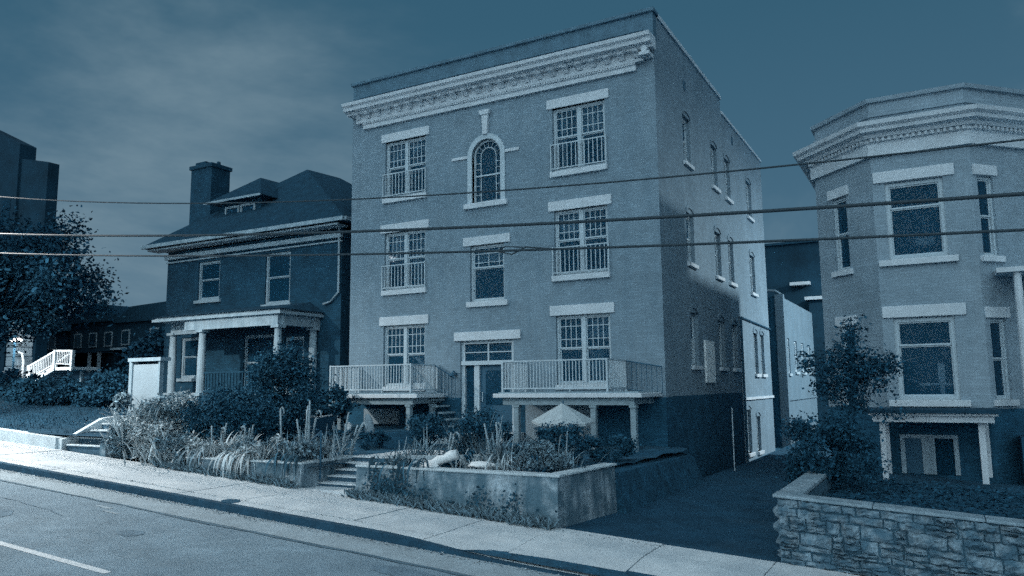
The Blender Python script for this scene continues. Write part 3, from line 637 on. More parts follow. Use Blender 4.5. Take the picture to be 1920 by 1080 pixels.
# dormer
m = MB(); m.box(-9.75, -7.2, 2.45, 5.2, 7.9, 9.2)
dorm = m.build('dormer', 'housebrick', roof)
m = MB(); a0, a1, b0, b1 = -10.25, -6.75, 2.0, 5.4
m.add([(a0, b0, 9.17), (a1, b0, 9.17), (a1, b1, 9.17), (a0, b1, 9.17), (-8.55, 3.6, 10.5), (-8.4, 5.3, 10.5)], [(0, 1, 4), (1, 2, 5, 4), (2, 3, 5), (3, 0, 4, 5), (3, 2, 1, 0)]); m.build('dormer_roof', 'roof', roof)
m = MB(); m.box(a0, a1, b0-0.07, b0, 9.10, 9.19); m.build('dormer_gutter', 'dktrim', roof)
for (a, b) in ((-9.4, -8.5), (-8.42, -7.52)):
    m = MB(); T = Matrix.Translation((0, 2.45, 0)); m.T = T
    m.box(a, a+0.1, -0.06, 0.0, 8.2, 8.98); m.box(b-0.1, b, -0.06, 0.0, 8.2, 8.98); m.box(a+0.1, b-0.1, -0.06, 0, 8.88, 8.98); m.box(a+0.1, b-0.1, -0.06, 0, 8.2, 8.28)
    w = m.build('dormer_window', 'dktrim', roof)
    MB(T).box(a+0.1, b-0.1, -0.02, -0.01, 8.28, 8.88).build('pane', 'glass', roof)
# porch
PY = -0.5
m = MB(); m.box(-9.7, -2.6, PY-0.25, HY, 3.62, 3.72); m.box(-9.62, -2.68, PY-0.18, HY, 3.72, 3.80); porch = m.build('porch', 'dktrim', hs)
m = MB(); m.add([(-9.75, PY-0.3, 3.80), (-2.55, PY-0.3, 3.80), (-2.55, HY, 3.80), (-9.75, HY, 3.80), (-9.0, HY-0.01, 4.25), (-3.3, HY-0.01, 4.25)], [(0, 1, 5, 4), (1, 2, 5), (3, 0, 4), (3, 2, 1, 0), (2, 3, 4, 5)]); m.build('porch_roof', 'roof', porch)
m = MB(); m.box(-7.9, -2.86, PY-0.1, PY+0.1, 3.22, 3.62); m.box(-2.98, -2.78, PY+0.1, HY, 3.22, 3.619); m.box(-9.5, -7.9, PY+0.5, PY+0.7, 3.15, 3.619); m.build('porch_beam', 'dktrim', porch)
for (px, py) in ((-6.95, PY), (-2.92, PY), (-2.95, HY-0.18), (-9.45, PY+0.6)):
    m = MB(); m.tube([(px, py, 0.8), (px, py, 2.0), (px, py, 3.12)], [0.16, 0.16, 0.125], 14); m.box(px-0.19, px+0.19, py-0.19, py+0.19, 3.12, 3.22); m.box(px-0.21, px+0.21, py-0.21, py+0.21, 0.68, 0.8); m.build('column', 'dktrim', porch, smooth=False)
m = MB(); m.box(-9.6, -2.7, PY-0.15, HY, 0.5, 0.7); m.box(-9.5, -2.8, PY, HY, -0.4, 0.5); m.build('porch_floor', 'housebrick', porch)
m = MB(); m.tube([(-6.8, PY, 1.55), (-3.1, PY, 1.55)], 0.03, 6); m.tube([(-6.8, PY, 0.85), (-3.1, PY, 0.85)], 0.025, 6); m.build('porch_rail', 'housebrick', porch)
pb = MB().box(-0.018, 0.018, -0.018, 0.018, 0.86, 1.54).mesh('porch_baluster'); pb.materials.append(M['housebrick'])
for i in range(22): inst('porch_baluster', pb, porch, (-6.65+i*0.165, PY, 0))
m = MB(); m.tube([(-1.82, HY-0.1, 7.1), (-1.82, HY-0.08, 6.7), (-1.82, HY-0.08, 4.55), (-2.2, HY-0.08, 4.2), (-2.55, HY-0.1, 4.12)], 0.045, 8); m.build('downspout', 'dktrim', hs, smooth=True)

# ================================================================== RIGHT BUILDING WITH THE BAY
rb = thing('bay_front_building', 'pale brick building with three sided bay, layered cornice and small entrance porch', 'building', (18, 1.5, -1))
FP = [(15.3, 9.0), (15.3, 1.5), (16.8, 0.0), (18.92, 0.0), (20.42, 1.5), (30, 1.5)]
ZT = 8.05
TF = Matrix.Translation((16.8, 0, 0)); fl_ = math.hypot(1.5, 1.5)
TLf = local(15.3, 1.5, R(-45)); TRf = local(18.92, 0.0, R(45))
def facet(T, L_, ops, name):
    m = MB(T); wall_panel(m, 0, L_, 0.30, 6.5, 0.28, ops); m.build(name, 'rbrick', rb)
    m = MB(T); wall_panel(m, 0, L_, -1.5, 0.30, 0.28, []); m.build('basement_wall', 'dkbrick', rb)
opC = [(0.26, 1.53, 3.88, 5.80), (0.24, 1.53, 0.50, 2.45)]
opL = [(0.62, 1.16, 3.83, 5.76), (0.62, 1.16, 0.5, 2.36)]
opR = [(0.16, 0.62, 3.83, 5.75), (0.16, 0.62, 0.5, 2.36)]
facet(TF, 2.12, opC, 'bay_front_wall'); facet(TLf, fl_, opL, 'bay_side_wall'); facet(TRf, fl_, opR, 'bay_side_wall')
m = MB(); m.box(15.3, 15.58, 1.5, 11.7, -2.2, 6.5); m.box(20.42, 30, 1.5, 1.8, -1.5, 6.5); m.box(15.58, 30, 11.4, 11.7, -2.2, 6.5); m.box(29.7, 30, 1.8, 11.4, -2.2, 6.5); m.build('side_wall', 'rbrick', rb)
m = MB(); m.prism([(15.5, 1.6), (16.9, 0.2), (18.82, 0.2), (20.2, 1.6), (29.8, 1.6), (29.8, 11.6), (15.5, 11.6)], 2, 6.2, 6.45); m.build('roof', 'roof', rb)
m = MB(); m.prism([(16.6, 2.2), (17.4, 1.25), (18.4, 1.25), (19.3, 2.2), (28, 2.2), (28, 11), (16.6, 11)], 2, -1.4, 6.1); m.build('interior_wall', 'inside', rb)
path = FP[1:]; path = [(15.3, 6.0)]+FP[1:]
MB().sweep(path, [(0, 6.5), (0.10, 6.5), (0.10, 6.82), (0.14, 6.86), (0.14, 6.94), (0, 6.94)]).build('frieze', 'trim', rb)
cn = MB().sweep(path, [(0, 6.94), (0.22, 6.94), (0.26, 7.02), (0.40, 7.06), (0.42, 7.14), (0.50, 7.2), (0.52, 7.30), (0, 7.36)]).build('cornice', 'trim', rb)
MB().sweep(path, [(-0.3, 6.45), (-0.06, 6.45), (-0.06, 7.92), (-0.3, 7.92)]).build('parapet', 'rbrick', rb)
MB().sweep(path, [(-0.36, 7.92), (0.02, 7.92), (0.04, 8.02), (-0.36, 8.05)]).build('parapet_coping', 'rbrick', rb)
MB().sweep(path, [(-0.06, 7.55), (-0.01, 7.55), (-0.01, 7.6), (-0.06, 7.6)]).build('string_course', 'rbrick', rb)
dn = MB()
def dent(a, b):
    a = Vector((*a, 0)); b = Vector((*b, 0)); d = (b-a).normalized(); L_ = (b-a).length; T = Matrix.Translation(a) @ Matrix.Rotation(math.atan2(d.y, d.x), 4, 'Z'); dn.T = T
    n = int(L_/0.13)
    for i in range(n): dn.box(0.03+i*L_/n, 0.03+i*L_/n+0.065, -0.20, -0.135, 6.85, 6.935)
for a, b in zip(path[1:-1], path[2:]): dent(a, b)
tag(dn.build('dentil_course', 'trim', cn), kind='stuff')
def rl(T, a, b, c, d, p, nm): return MB(T).box(a, b, -p, 0.12, c, d).build(nm, 'trim', rb, bevel=0.01)
for (z0, z1) in ((3.88, 5.80), (0.50, 2.45)):
    dh_window(rb, TF, 0.26 if z0 > 3 else 0.24, 1.53, z0, z1, fm='frame', split=0.66, fw_=0.09, depth=0.1)
    rl(TF, 0.02, 1.78, z1+0.02, z1+0.30, 0.05, 'lintel'); rl(TF, 0.03, 1.72, z0-0.15, z0, 0.1, 'sill')
for (T, ops) in ((TLf, opL), (TRf, opR)):
    for o in ops:
        dh_window(rb, T, *o, fm='frame', split=0.5, fw_=0.06, depth=0.1)
        rl(T, o[0]-0.12, o[1]+0.12, o[3]+0.02, o[3]+0.27, 0.05, 'lintel'); rl(T, o[0]-0.1, o[1]+0.1, o[2]-0.14, o[2], 0.09, 'sill')
rl(TLf, 0.1, 0.3, -1.0, -0.99, 0.01, 'wall_marker') if False else None
# pieces seen through the bay glass: pale stand below, framed notices above
m = MB(); m.box(17.90, 18.05, 0.19, 0.23, 0.85, 1.35); m.box(17.5, 17.9, 0.195, 0.225, 0.84, 0.90); m.box(18.05, 18.24, 0.195, 0.225, 0.84, 0.90); m.box(17.93, 18.02, 0.19, 0.229, 0.3, 0.85); st = m.build('display_stand', 'white', None)
tag(st, 'pale upright stand with a crossbar behind the ground floor bay window', 'stand')
m = MB(); m.box(17.66, 18.04, 0.19, 0.20, 4.22, 4.40); nb = m.build('window_notice', 'curtain', None); tag(nb, 'small pale notice behind the upper bay window glass', 'notice')
# entrance porch under the bay
m = MB(); m.box(16.55, 18.86, -1.75, -0.002, 0.06, 0.20); m.box(16.48, 18.93, -1.82, -0.002, 0.20, 0.26); ep = m.build('entrance_porch', 'trim', rb, bevel=0.01)
MB().box(16.4, 19.0, -1.9, 0.0, 0.26, 0.33).build('porch_roof', 'roof', ep)
for (px, py) in ((16.74, -1.55), (18.62, -1.55), (18.75, -0.2), (16.74, -0.2)):
    MB().box(px-0.06, px+0.06, py-0.06, py+0.06, -1.2, 0.06).build('post', 'trim', ep, bevel=0.006)
m = MB(); m.box(17.0, 17.1, -0.06, 0.0, -1.2, -0.38); m.box(17.45, 17.72, -0.06, 0.0, -1.2, -0.38); m.box(18.1, 18.2, -0.06, 0.0, -1.2, -0.38); m.box(17.0, 18.2, -0.061, 0.0, -0.38, -0.3); m.build('door_frame', 'dktrim', ep)
MB().box(17.1, 17.45, -0.04, 0, -1.2, -0.38).build('door', 'iron', ep); MB().box(17.72, 18.1, -0.03, 0, -1.2, -0.38).build('door_window', 'glass', ep)
# side porch at the frame edge
m = MB(); m.box(19.22, 24, -0.35, 1.49, 3.36, 3.47); sp_ = m.build('side_porch', 'trim', rb)
for px in (19.62, 23.5):
    MB().tube([(px, -0.2, -0.31), (px, -0.2, 3.36)], [0.1, 0.08], 10).build('column', 'trim', sp_)
MB().box(19.4, 24, -0.3, 1.49, -1.3, -0.31).build('porch_base', 'dkbrick', sp_)

# ================================================================== REAR AND FAR BUILDINGS
rw = thing('rear_building', 'low pale rendered building behind the apartment block', 'building', (9, 17, -2))
TW = local(11.68, 17, R(90))
opW = [(0.9, 1.5, 1.4, 3.1), (2.9, 3.8, 1.5, 3.05), (5.2, 6.1, 1.5, 3.05), (7.5, 8.4, 1.5, 3.05)]
m = MB(TW); wall_panel(m, 0.3, 10, -2.3, 5.0, 0.3, opW); m.build('side_wall', 'annex', rw)
MB().box(7, 11.38, 17, 17.3, -2.3, 5.05).build('front_wall', 'dkbrick', rw)
MB().box(7, 7.3, 17.3, 27, -2.3, 5.0).build('rear_wall', 'dkbrick', rw)
MB().box(7.3, 11.38, 17.3, 26.9, 4.7, 4.85).build('roof', 'roof', rw)
MB().box(11.38, 11.76, 16.92, 17.3, -2.3, 5.12).build('corner_pier', 'annex', rw)
MB().box(8, 10.6, 18.2, 26, -2, 4.6).build('interior_wall', 'inside', rw)
MB(TW).box(0.31, 10, -0.06, 0.0, 0.12, 0.2).build('ledge', 'annex', rw)
for o in opW:
    dh_window(rw, TW, *o, fm='frame', fw_=0.1, depth=0.1); MB(TW).box(o[0]-0.08, o[1]+0.08, -0.08, 0.05, o[2]-0.12, o[2]).build('sill', 'frame', rw)
m = MB(); m.tube([(7.5, 17.1, 5.1), (9.5, 17.1, 5.32), (10.9, 17.1, 5.36), (11.4, 17.1, 5.3), (11.65, 17.1, 5.12)], 0.06, 8); m.build('parapet_cap', 'annex', rw)
db = thing('dark_building', 'dark tall building with lit eave edges between the two pale blocks', 'building', (10, 31, -2))
MB().box(5, 13.2, 31, 42, -2.2, 9.9).build('wall', 'far', db); MB().box(4.8, 13.4, 30.8, 42.2, 9.9, 10.05).build('roof', 'roof', db)
MB().box(10.0, 11.2, 30.5, 31, 7.15, 7.35).build('eave_board', 'trim', db); m = MB(); m.box(11.0, 13.2, 29.4, 31, 6.05, 6.25); m.build('porch_roof', 'trim', db)
MB().box(11.2, 13.0, 29.6, 31, -2.2, 6.05).build('porch_wall', 'far', db)
for xx in (6.2, 8.2, 10.6): 
    w = MB().box(xx, xx+0.9, 30.95, 31, 3.0, 4.6).build('window', 'glass', db)
tw = thing('tall_dark_building', 'tall dark building with stepped roofline behind the street tree', 'building', (-45, 10, 0))
m = MB(); m.prism([(-62, 0), (-40.9, 0), (-40.9, 19.3), (-45.9, 21.5), (-62, 28)], 1, 10.0, 11.2); m.build('wall', 'far', tw)
m = MB(); m.prism([(-40.9, 0), (-37.4, 0), (-37.4, 17.4), (-40.9, 18.2)], 1, 10.2, 11.0); m.build('stair_wing', 'far', tw)
for i in range(4):
    for j in range(4):
        MB().box(-49.0+i*2.1, -47.9+i*2.1, 9.95, 10, 3.5+j*3.3, 5.2+j*3.3).build('window', 'glass', tw)
specs = [(-60, -51, 20, 6.3, 7.6, 'dark gabled row house nearest the tall dark building'), (-50.5, -43.5, 20.5, 6.9, 8.5, 'dark row house with the highest rounded roof beyond the lawn'), (-43.0, -33, 20, 6.6, 8.1, 'dark row house beside the brick house with pale porch trim')]
for k, (a, b, y, ze, zr, lb) in enumerate(specs):
    h_ = thing('row_house', lb, 'house', ((a+b)/2, y, 0.5), 'dark row houses beyond the lawn')
    MB().box(a, b, y, y+9, 0, ze).build('wall', 'far', h_)
    m = MB(); n = 8
    if k == 1: poly = [(a-0.3, ze)]+[(a+(b-a)*(0.5-0.5*math.cos(math.pi*i/n)), ze+(zr-ze)*math.sin(math.pi*i/n)**0.6) for i in range(1, n)]+[(b+0.3, ze)]
    else: poly = [(a-0.3, ze), (a+2, zr-0.2), (b-2, zr), (b+0.3, ze)]
    m.prism(poly, 1, y-0.3, y+9.3); m.build('roof', 'roof', h_)
    m = MB(); m.box(a+0.4, b-0.4, y-2.2, y, 4.1, 4.3); po = m.build('porch', 'far', h_)
    for q in range(3):
        c = a+0.8+q*(b-a-1.6)/2; MB().box(c-0.1, c+0.1, y-2.1, y-1.9, 0.5, 4.1).build('column', 'dktrim' if k else 'far', po)
    for q in range(3):
        c = a+1.2+q*(b-a-2.6)/2; w = MB().box(c-0.55, c+0.55, y-0.06, y, 4.7, 6.0).build('window', 'dktrim', h_); MB().box(c-0.43, c+0.43, y-0.09, y-0.06, 4.82, 5.88).build('pane', 'glass', w)
    MB().box(a+0.6+k, a+2.6+k, y-2.3, y-2.2, 4.15, 4.32).build('porch_board', 'dktrim', po)

# ================================================================== RETAINING WALLS, STEPS
def wall_thing(name, label, pts, z_top, th=0.24, mt='concrete', cat='wall', base=None, cap=True):
    pass
rwl = thing('retaining_wall', 'long stained concrete retaining wall along the sidewalk before the apartment block', 'wall', (9.8, -8.4, -1.4))
m = MB(); n = 14
for i in range(n):
    a = 7.6+(12.05-7.6)*i/n; b = 7.6+(12.05-7.6)*(i+1)/n
    m.hexa([(a, -8.52, zs(a)-0.2), (b, -8.52, zs(b)-0.2), (b, -8.24, zs(b)-0.2), (a, -8.24, zs(a)-0.2), (a, -8.47, -0.645), (b, -8.47, -0.645), (b, -8.24, -0.645), (a, -8.24, -0.645)])
m.build('wall_face', 'concrete', rwl)
m = MB(); m.hexa([(11.83, -8.24, -1.9), (12.09, -8.24, -1.9), (12.24, -6.2, -1.9), (12.0, -6.2, -1.9), (11.83, -8.24, -0.645), (12.05, -8.24, -0.645), (12.2, -6.2, -0.645), (12.0, -6.2, -0.645)]); m.build('wall_return', 'concrete', rwl)
m = MB(); m.box(7.585, 12.09, -8.5, -8.22, -0.645, -0.6); m.hexa([(11.8, -8.2, -0.644), (12.1, -8.2, -0.644), (12.25, -6.2, -0.644), (11.96, -6.2, -0.644), (11.8, -8.2, -0.602), (12.1, -8.2, -0.602), (12.25, -6.2, -0.602), (11.96, -6.2, -0.602)]); m.build('coping', 'coping', rwl, bevel=0.012)
m = MB(); m.box(7.6, 7.84, -8.24, -6.6, -1.5, -0.645); m.build('wall_return', 'concrete', rwl)
m = MB(); m.hexa([(11.9, -6.2, -2.1), (12.6, -6.2, -2.1), (12.5, -0.05, -2.1), (11.3, -0.05, -2.1), (11.9, -6.2, -0.74), (12.2, -6.2, -0.80), (12.0, -0.05, -0.95), (11.3, -0.05, -0.80)]); m.build('earth_bank', 'soil', rwl)
pw = thing('planter_wall', 'short concrete planter wall overgrown with trailing leaves, left of the entrance steps', 'wall', (4.4, -8.4, -1.1))
m = MB(); n = 10
for i in range(n):
    a = 2.55+(6.12-2.55)*i/n; b = 2.55+(6.12-2.55)*(i+1)/n
    m.hexa([(a, -8.52, zs(a)-0.2), (b, -8.52, zs(b)-0.2), (b, -8.24, zs(b)-0.2), (a, -8.24, zs(a)-0.2), (a, -8.47, -0.66), (b, -8.47, -0.66), (b, -8.24, -0.66), (a, -8.24, -0.66)])
m.build('wall_face', 'concrete', pw)
MB().box(2.53, 6.13, -8.5, -8.22, -0.66, -0.62).build('coping', 'coping', pw, bevel=0.012)
m = MB(); m.box(5.9, 6.12, -8.24, -6.8, -1.5, -0.655); m.build('wall_return', 'concrete', pw); MB().box(5.86, 6.15, -8.2, -6.8, -0.655, -0.60).build('coping', 'coping', pw)
stp = thing('entrance_steps', 'narrow concrete steps between the planter and the long retaining wall', 'steps', (6.9, -7.9, -1.2))
for i in range(5):
    z = -1.07+i*0.115; st_ = MB().box(6.125, 7.595, -7.95+i*0.27, -6.6, z-0.3, z-0.03).build('step', 'riser', stp); MB().box(6.122, 7.598, -7.98+i*0.27, -7.62+i*0.27, z-0.03, z).build('tread', 'walk', st_, bevel=0.008)
MB().box(6.12, 7.6, -8.45, -7.95, -1.5, -1.15).build('landing', 'walk', stp)
hr = MB(); hr.tube([(6.2, -8.0, -1.0), (6.2, -8.0, 0.02), (6.15, -8.1, 0.05)], 0.02, 6); hr.tube([(6.2, -8.0, 0.0), (5.55, -8.25, -0.62)], 0.018, 6); tag(hr.build('handrail_post', 'iron'), 'thin dark iron handrail post beside the entrance steps', 'handrail')
lw = thing('low_wall', 'low concrete curb wall holding the lawn at the bright end of the sidewalk', 'wall', (-12, -8.4, -0.3))
m = MB(); n = 40
for i in range(n):
    a = -40+(-2.65+40)*i/n; b = -40+(-2.65+40)*(i+1)/n; h = lambda x: max(-0.37, zs(x)+0.3)
    m.hexa([(a, -8.5, zs(a)-0.2), (b, -8.5, zs(b)-0.2), (b, -8.2, zs(b)-0.2), (a, -8.2, zs(a)-0.2), (a, -8.48, h(a)), (b, -8.48, h(b)), (b, -8.2, h(b)), (a, -8.2, h(a))])
m.build('wall_face', 'coping', lw, bevel=0.0)
LX = -0.45
ls = thing('side_steps', 'concrete garden steps with a sloping pale cheek wall rising to the lawn', 'steps', (-0.9, -8.0, -0.6))
for i in range(4):
    z = -0.48+i*0.17; st_ = MB().box(-2.0+LX, -0.352+LX, -8.3+i*0.32, -6.6, z-0.35, z-0.04).build('step', 'riser', ls); MB().box(-2.01+LX, -0.351+LX, -8.33+i*0.32, -7.9+i*0.32, z-0.04, z).build('tread', 'coping', st_, bevel=0.01)
m = MB(); m.prism([(-8.42, -0.9), (-8.42, -0.34), (-8.2, -0.31), (-7.3, 0.16), (-6.9, 0.2), (-6.3, 0.2), (-6.3, -0.9)], 0, -2.2+LX, -2.02+LX); m.build('cheek_wall', 'coping', ls, bevel=0.015)
m = MB(); m.prism([(-8.45, -0.95), (-8.45, -0.42), (-7.8, -0.40), (-6.8, 0.0), (-6.3, 0.05), (-6.3, -0.95)], 0, -0.35+LX, -0.1+LX); m.build('cheek_wall', 'concrete', ls, bevel=0.015)
# rock-faced stone wall at the right: every stone its own piece
sw_ = thing('stone_wall', 'rock faced stone retaining wall with thin coping at the driveway corner', 'wall', (18, -8.4, -1.5))
TOPZ = lambda x: -0.70-0.062*(x-15.6)
m = MB(); n = 12
for i in range(n):
    a = 15.68+(24-15.68)*i/n; b = 15.68+(24-15.68)*(i+1)/n
    m.hexa([(a, -8.42, zs(a)-0.3), (b, -8.42, zs(b)-0.3), (b, -8.1, zs(b)-0.3), (a, -8.1, zs(a)-0.3), (a, -8.42, TOPZ(a)-0.07), (b, -8.42, TOPZ(b)-0.07), (b, -8.1, TOPZ(b)-0.07), (a, -8.1, TOPZ(a)-0.07)])
m.box(15.68, 15.98, -8.1, -4.0, -2.2, -0.82); m.build('mortar_core', 'mortar', sw_)
random.seed(21)
def rock(x0, x1, z0, z1, parent, face='front', yf=-8.42, proud=0.07):
    """pillow-faced block: a 5 x 4 front grid with uneven relief"""
    nx, nz = 5, 4; g_ = 0.012; vs = []; fs = []
    for j in range(nz+1):
        for i in range(nx+1):
            u, v = i/nx, j/nz; edge = min(u, 1-u, v, 1-v)
            x = x0+g_+(x1-x0-2*g_)*u+(random.uniform(-.012, .012) if 0 < edge else random.uniform(-.008, .008)); z = z0+g_+(z1-z0-2*g_)*v+random.uniform(-.017, .017)
            d = 0.012+(proud*random.uniform(0.25, 1.4) if edge > 0.01 else random.uniform(0, 0.018))
            vs.append((x, -d, z))
    n0 = len(vs)
    for j in range(nz):
        for i in range(nx): a = j*(nx+1)+i; fs.append((a, a+1, a+nx+2, a+nx+1))
    ring = [i for i in range(nx+1)]+[j*(nx+1)+nx for j in range(1, nz+1)]+[nz*(nx+1)+i for i in range(nx-1, -1, -1)]+[j*(nx+1) for j in range(nz-1, 0, -1)]
    for r_ in ring: vs.append((vs[r_][0], 0.06, vs[r_][2]))
    for k in range(len(ring)): fs.append((ring[k], n0+k, n0+(k+1) % len(ring), ring[(k+1) % len(ring)]))
    T = Matrix.Translation((0, yf, 0)) if face == 'front' else Matrix.Translation((15.68, 0, 0)) @ Matrix.Rotation(R(-90), 4, 'Z')
    mb = MB(T)
    if face == 'front': mb.warp = lambda v: (v.x, v.y, v.z+TOPZ(v.x))
    mb.add(vs, fs); return mb.build('stone', 'stone', parent)
z = -0.07
for row in range(9):
    h = random.choice((0.09, 0.13, 0.17, 0.2, 0.12)); x = 15.66
    while x < 21.5:
        w = random.uniform(0.15, 0.5)
        if random.random() < 0.25:
            hh = h*random.uniform(0.4, 0.6); rock(x, x+w, z-hh, z, sw_); rock(x, x+w, z-h, z-hh, sw_)
        else: rock(x, x+w, z-h, z, sw_, proud=random.uniform(0.025, 0.065))
        x += w
    z -= h+random.uniform(-.01, .01)
z = -0.86
for row in range(5):
    h = random.choice((0.16, 0.2, 0.23)); y = 4.2
    while y < 8.3:
        w = random.uniform(0.25, 0.6); rock(y, min(y+w, 8.42), z-h, z, sw_, face='side'); y += w
    z -= h
m = MB(); m.warp = lambda v: (v.x, v.y, v.z+TOPZ(v.x))
x = 15.6
while x < 24:
    m.box(x, x+1.35, -8.47, -8.08, -0.065, -0.02); x += 1.36
m.build('coping', 'stonecap', sw_, bevel=0.012)
MB().box(15.6, 15.98, -8.08, -4.0, -0.80, -0.735).build('coping', 'stonecap', sw_, bevel=0.012)

# ================================================================== WIRES
def wire(label, co, r, y0=-10.5):
    """gently sagging span: z = a + b x + c x^2"""
    pts = [(-34+i*1.0, y0, co[0]+co[1]*(-34+i*1.0)+co[2]*(-34+i*1.0)**2) for i in range(76)]
    m = MB(); m.tube(pts, r, 8); return tag(m.build('power_line', 'wire', None, smooth=True), label, 'cable', 'cables strung above the sidewalk')
wire('thinnest and topmost overhead cable above the sidewalk', (5.3622, -0.15990, 0.003599), 0.013)
wire('thick middle overhead cable crossing in front of the apartment windows', (4.5291, -0.11624, 0.001879), 0.024)
wire('lowest overhead cable with a spliced side strand', (4.0681, -0.10598, 0.001477), 0.018)
m = MB(); m.tube([(12.05, -10.5, 3.0), (12.3, -10.48, 2.93), (12.55, -10.49, 3.02), (13.0, -10.5, 2.945)], 0.012, 6); m.tube([(12.05, -10.5, 3.0), (12.2, -10.5, 3.06), (12.5, -10.5, 3.02)], 0.010, 6); tag(m.build('cable_splice', 'wire', None, smooth=True), 'short loop of spare strand spliced to the lowest cable', 'cable')

# ================================================================== STREET LAMPS (outside the frame) AND THE LIT LAMP IN VIEW
def lamp_post(name, label, base, h, arm, power, col, rad=0.16, cone=R(165)):
    t = thing(name, label, 'street lamp', base)
    x, y, z = base; ax, ay = arm
    m = MB(); m.tube([(x, y, z-0.2), (x, y, z+h*0.5), (x, y, z+h)], [0.11, 0.09, 0.06], 12); m.tube([(x, y, z-0.2), (x, y, z+0.5)], [0.17, 0.14], 12); m.build('pole', 'metal', t, smooth=True)
    m = MB(); m.tube([(x, y, z+h-0.05), (x+ax*0.5, y+ay*0.5, z+h+0.25), (x+ax, y+ay, z+h+0.3)], 0.04, 8); m.build('arm', 'metal', t, smooth=True)
    m = MB(); m.tube([(x+ax, y+ay, z+h+0.36), (x+ax, y+ay, z+h+0.22)], [0.14, 0.26], 14); m.build('lamp_head', 'metal', t)
    m = MB(); m.tube([(x+ax, y+ay, z+h+0.215), (x+ax, y+ay, z+h+0.15)], [0.22, 0.12], 14); m.build('lens', 'bulb', t)
    l = bpy.data.lights.new(name+'_light', 'SPOT'); l.energy = power; l.color = col; l.shadow_soft_size = rad; l.spot_size = cone; l.spot_blend = 0.5
    lo = bpy.data.objects.new(name+'_light', l); place(lo, t, Matrix.Translation((x+ax, y+ay, z+h+0.05)))
    return t
lamp_post('street_lamp', 'street lamp on a tall pole at the bright uphill end of the sidewalk', (-7.6, -10.35, zs(-7.6)), 8.0, (0.5, -0.9), 7500, (1.0, 0.97, 0.93))
lamp_post('yard_lamp', 'yard lamp on a tall mast behind the bay fronted building', (32.8, 20.4, -3.0), 18.4, (-0.9, -0.4), 38000, (0.85, 0.96, 1.0), 1.0)

# ================================================================== FAR LEFT: stair, lamp, board
GX, GZ = -21.62, 3.44
ws = thing('outdoor_staircase', 'white railed outdoor staircase climbing to a landing across the lawn', 'staircase', (-21.5, 2, 0.5))
m = MB(); T0 = Vector((-23.1, 2, 1.25)); T1 = Vector((-20.7, 2, 2.05))
m.hexa([(-23.15, 1.95, 1.2), (-20.7, 1.95, 2.0), (-20.7, 2.02, 2.0), (-23.15, 2.02, 1.2), (-23.15, 1.95, 1.45), (-20.7, 1.95, 2.25), (-20.7, 2.02, 2.25), (-23.15, 2.02, 1.45)]); m.build('stringer', 'white', ws)
m = MB(); m.tube([(-23.1, 1.98, 2.2), (-20.85, 1.98, 2.93), (-19.4, 1.98, 2.88)], 0.055, 6); m.tube([(-23.1, 1.98, 1.55), (-20.85, 1.98, 2.3), (-19.4, 1.98, 2.2)], 0.03, 6)
for xx, a, b in ((-23.1, 1.2, 2.25), (-20.85, 2.0, 2.97), (-19.4, 1.9, 2.92)): m.box(xx-0.07, xx+0.07, 1.9, 2.05, a, b)
m.build('handrail', 'white', ws)
m = MB(); m.tube([(-23.1, 3.1, 2.2), (-21.5, 3.1, 2.85)], 0.05, 6); m.build('handrail', 'white', ws)
for i in range(24):
    xx = -23.0+i*0.147; zt = 2.2+(xx+23.1)*0.324 if xx < -20.85 else 2.9; zb = 1.5+(xx+23.1)*0.33 if xx < -20.85 else 2.25
    MB().box(xx-0.018, xx+0.018, 1.96, 1.99, zb, zt).build('baluster', 'white', ws)
m = MB(); m.box(-20.75, -19.3, 1.96, 3.3, 1.95, 2.1); m.build('landing', 'white', ws)
for i in range(8): MB().box(-23.1+i*0.3, -22.78+i*0.3, 2.02, 3.1, 1.24+i*0.1, 1.29+i*0.1).build('tread', 'wood', ws)
for xx in (-20.6, -19.5): MB().box(xx-0.08, xx+0.08, 2.5, 2.66, 0.0, 1.95).build('post', 'wood', ws)
m = MB(); m.box(-24.35, -24.2, 1.9, 2.05, 0.2, 1.05); m.box(-23.1, -22.95, 1.9, 2.05, 0.2, 1.2)
for i in range(8):
    t0, t1 = math.pi*i/8, math.pi*(i+1)/8; c = (-23.65, 0.95); q = [(c[0]+r*math.cos(t)*1.0, c[1]+r*0.42*math.sin(t)) for r, t in ((0.5, t0), (0.68, t0), (0.68, t1), (0.5, t1))]; m.prism(q, 1, 1.92, 2.03)
for xx in (-23.9, -23.6, -23.3): m.box(xx-0.03, xx+0.03, 1.95, 2.0, 0.2, 1.2)
ga = m.build('garden_arch', 'white'); tag(ga, 'small white arched garden gate at the foot of the white staircase', 'gate')
m = MB(); m.tube([(GX, 0.4, 0.2), (GX, 0.4, GZ-0.1)], 0.05, 8); gl = thing('garden_lamp', 'lit lamp with a bright oval head above the white garden gate', 'lamp', (GX, 0.4, 0.3))
m.build('lamp_post', 'iron', gl); m = MB(); m.tube([(GX, 0.4, GZ-0.1), (GX, 0.4, GZ-0.05), (GX, 0.4, GZ+0.05), (GX, 0.4, GZ+0.1)], [0.12, 0.3, 0.3, 0.12], 14); m.build('lamp_head', 'bulb', gl, smooth=True)
l = bpy.data.lights.new('garden_lamp_light', 'POINT'); l.energy = 750; l.shadow_soft_size = 0.2; lo = bpy.data.objects.new('garden_lamp_light', l); place(lo, gl, Matrix.Translation((GX, 0.4, GZ-0.35)))
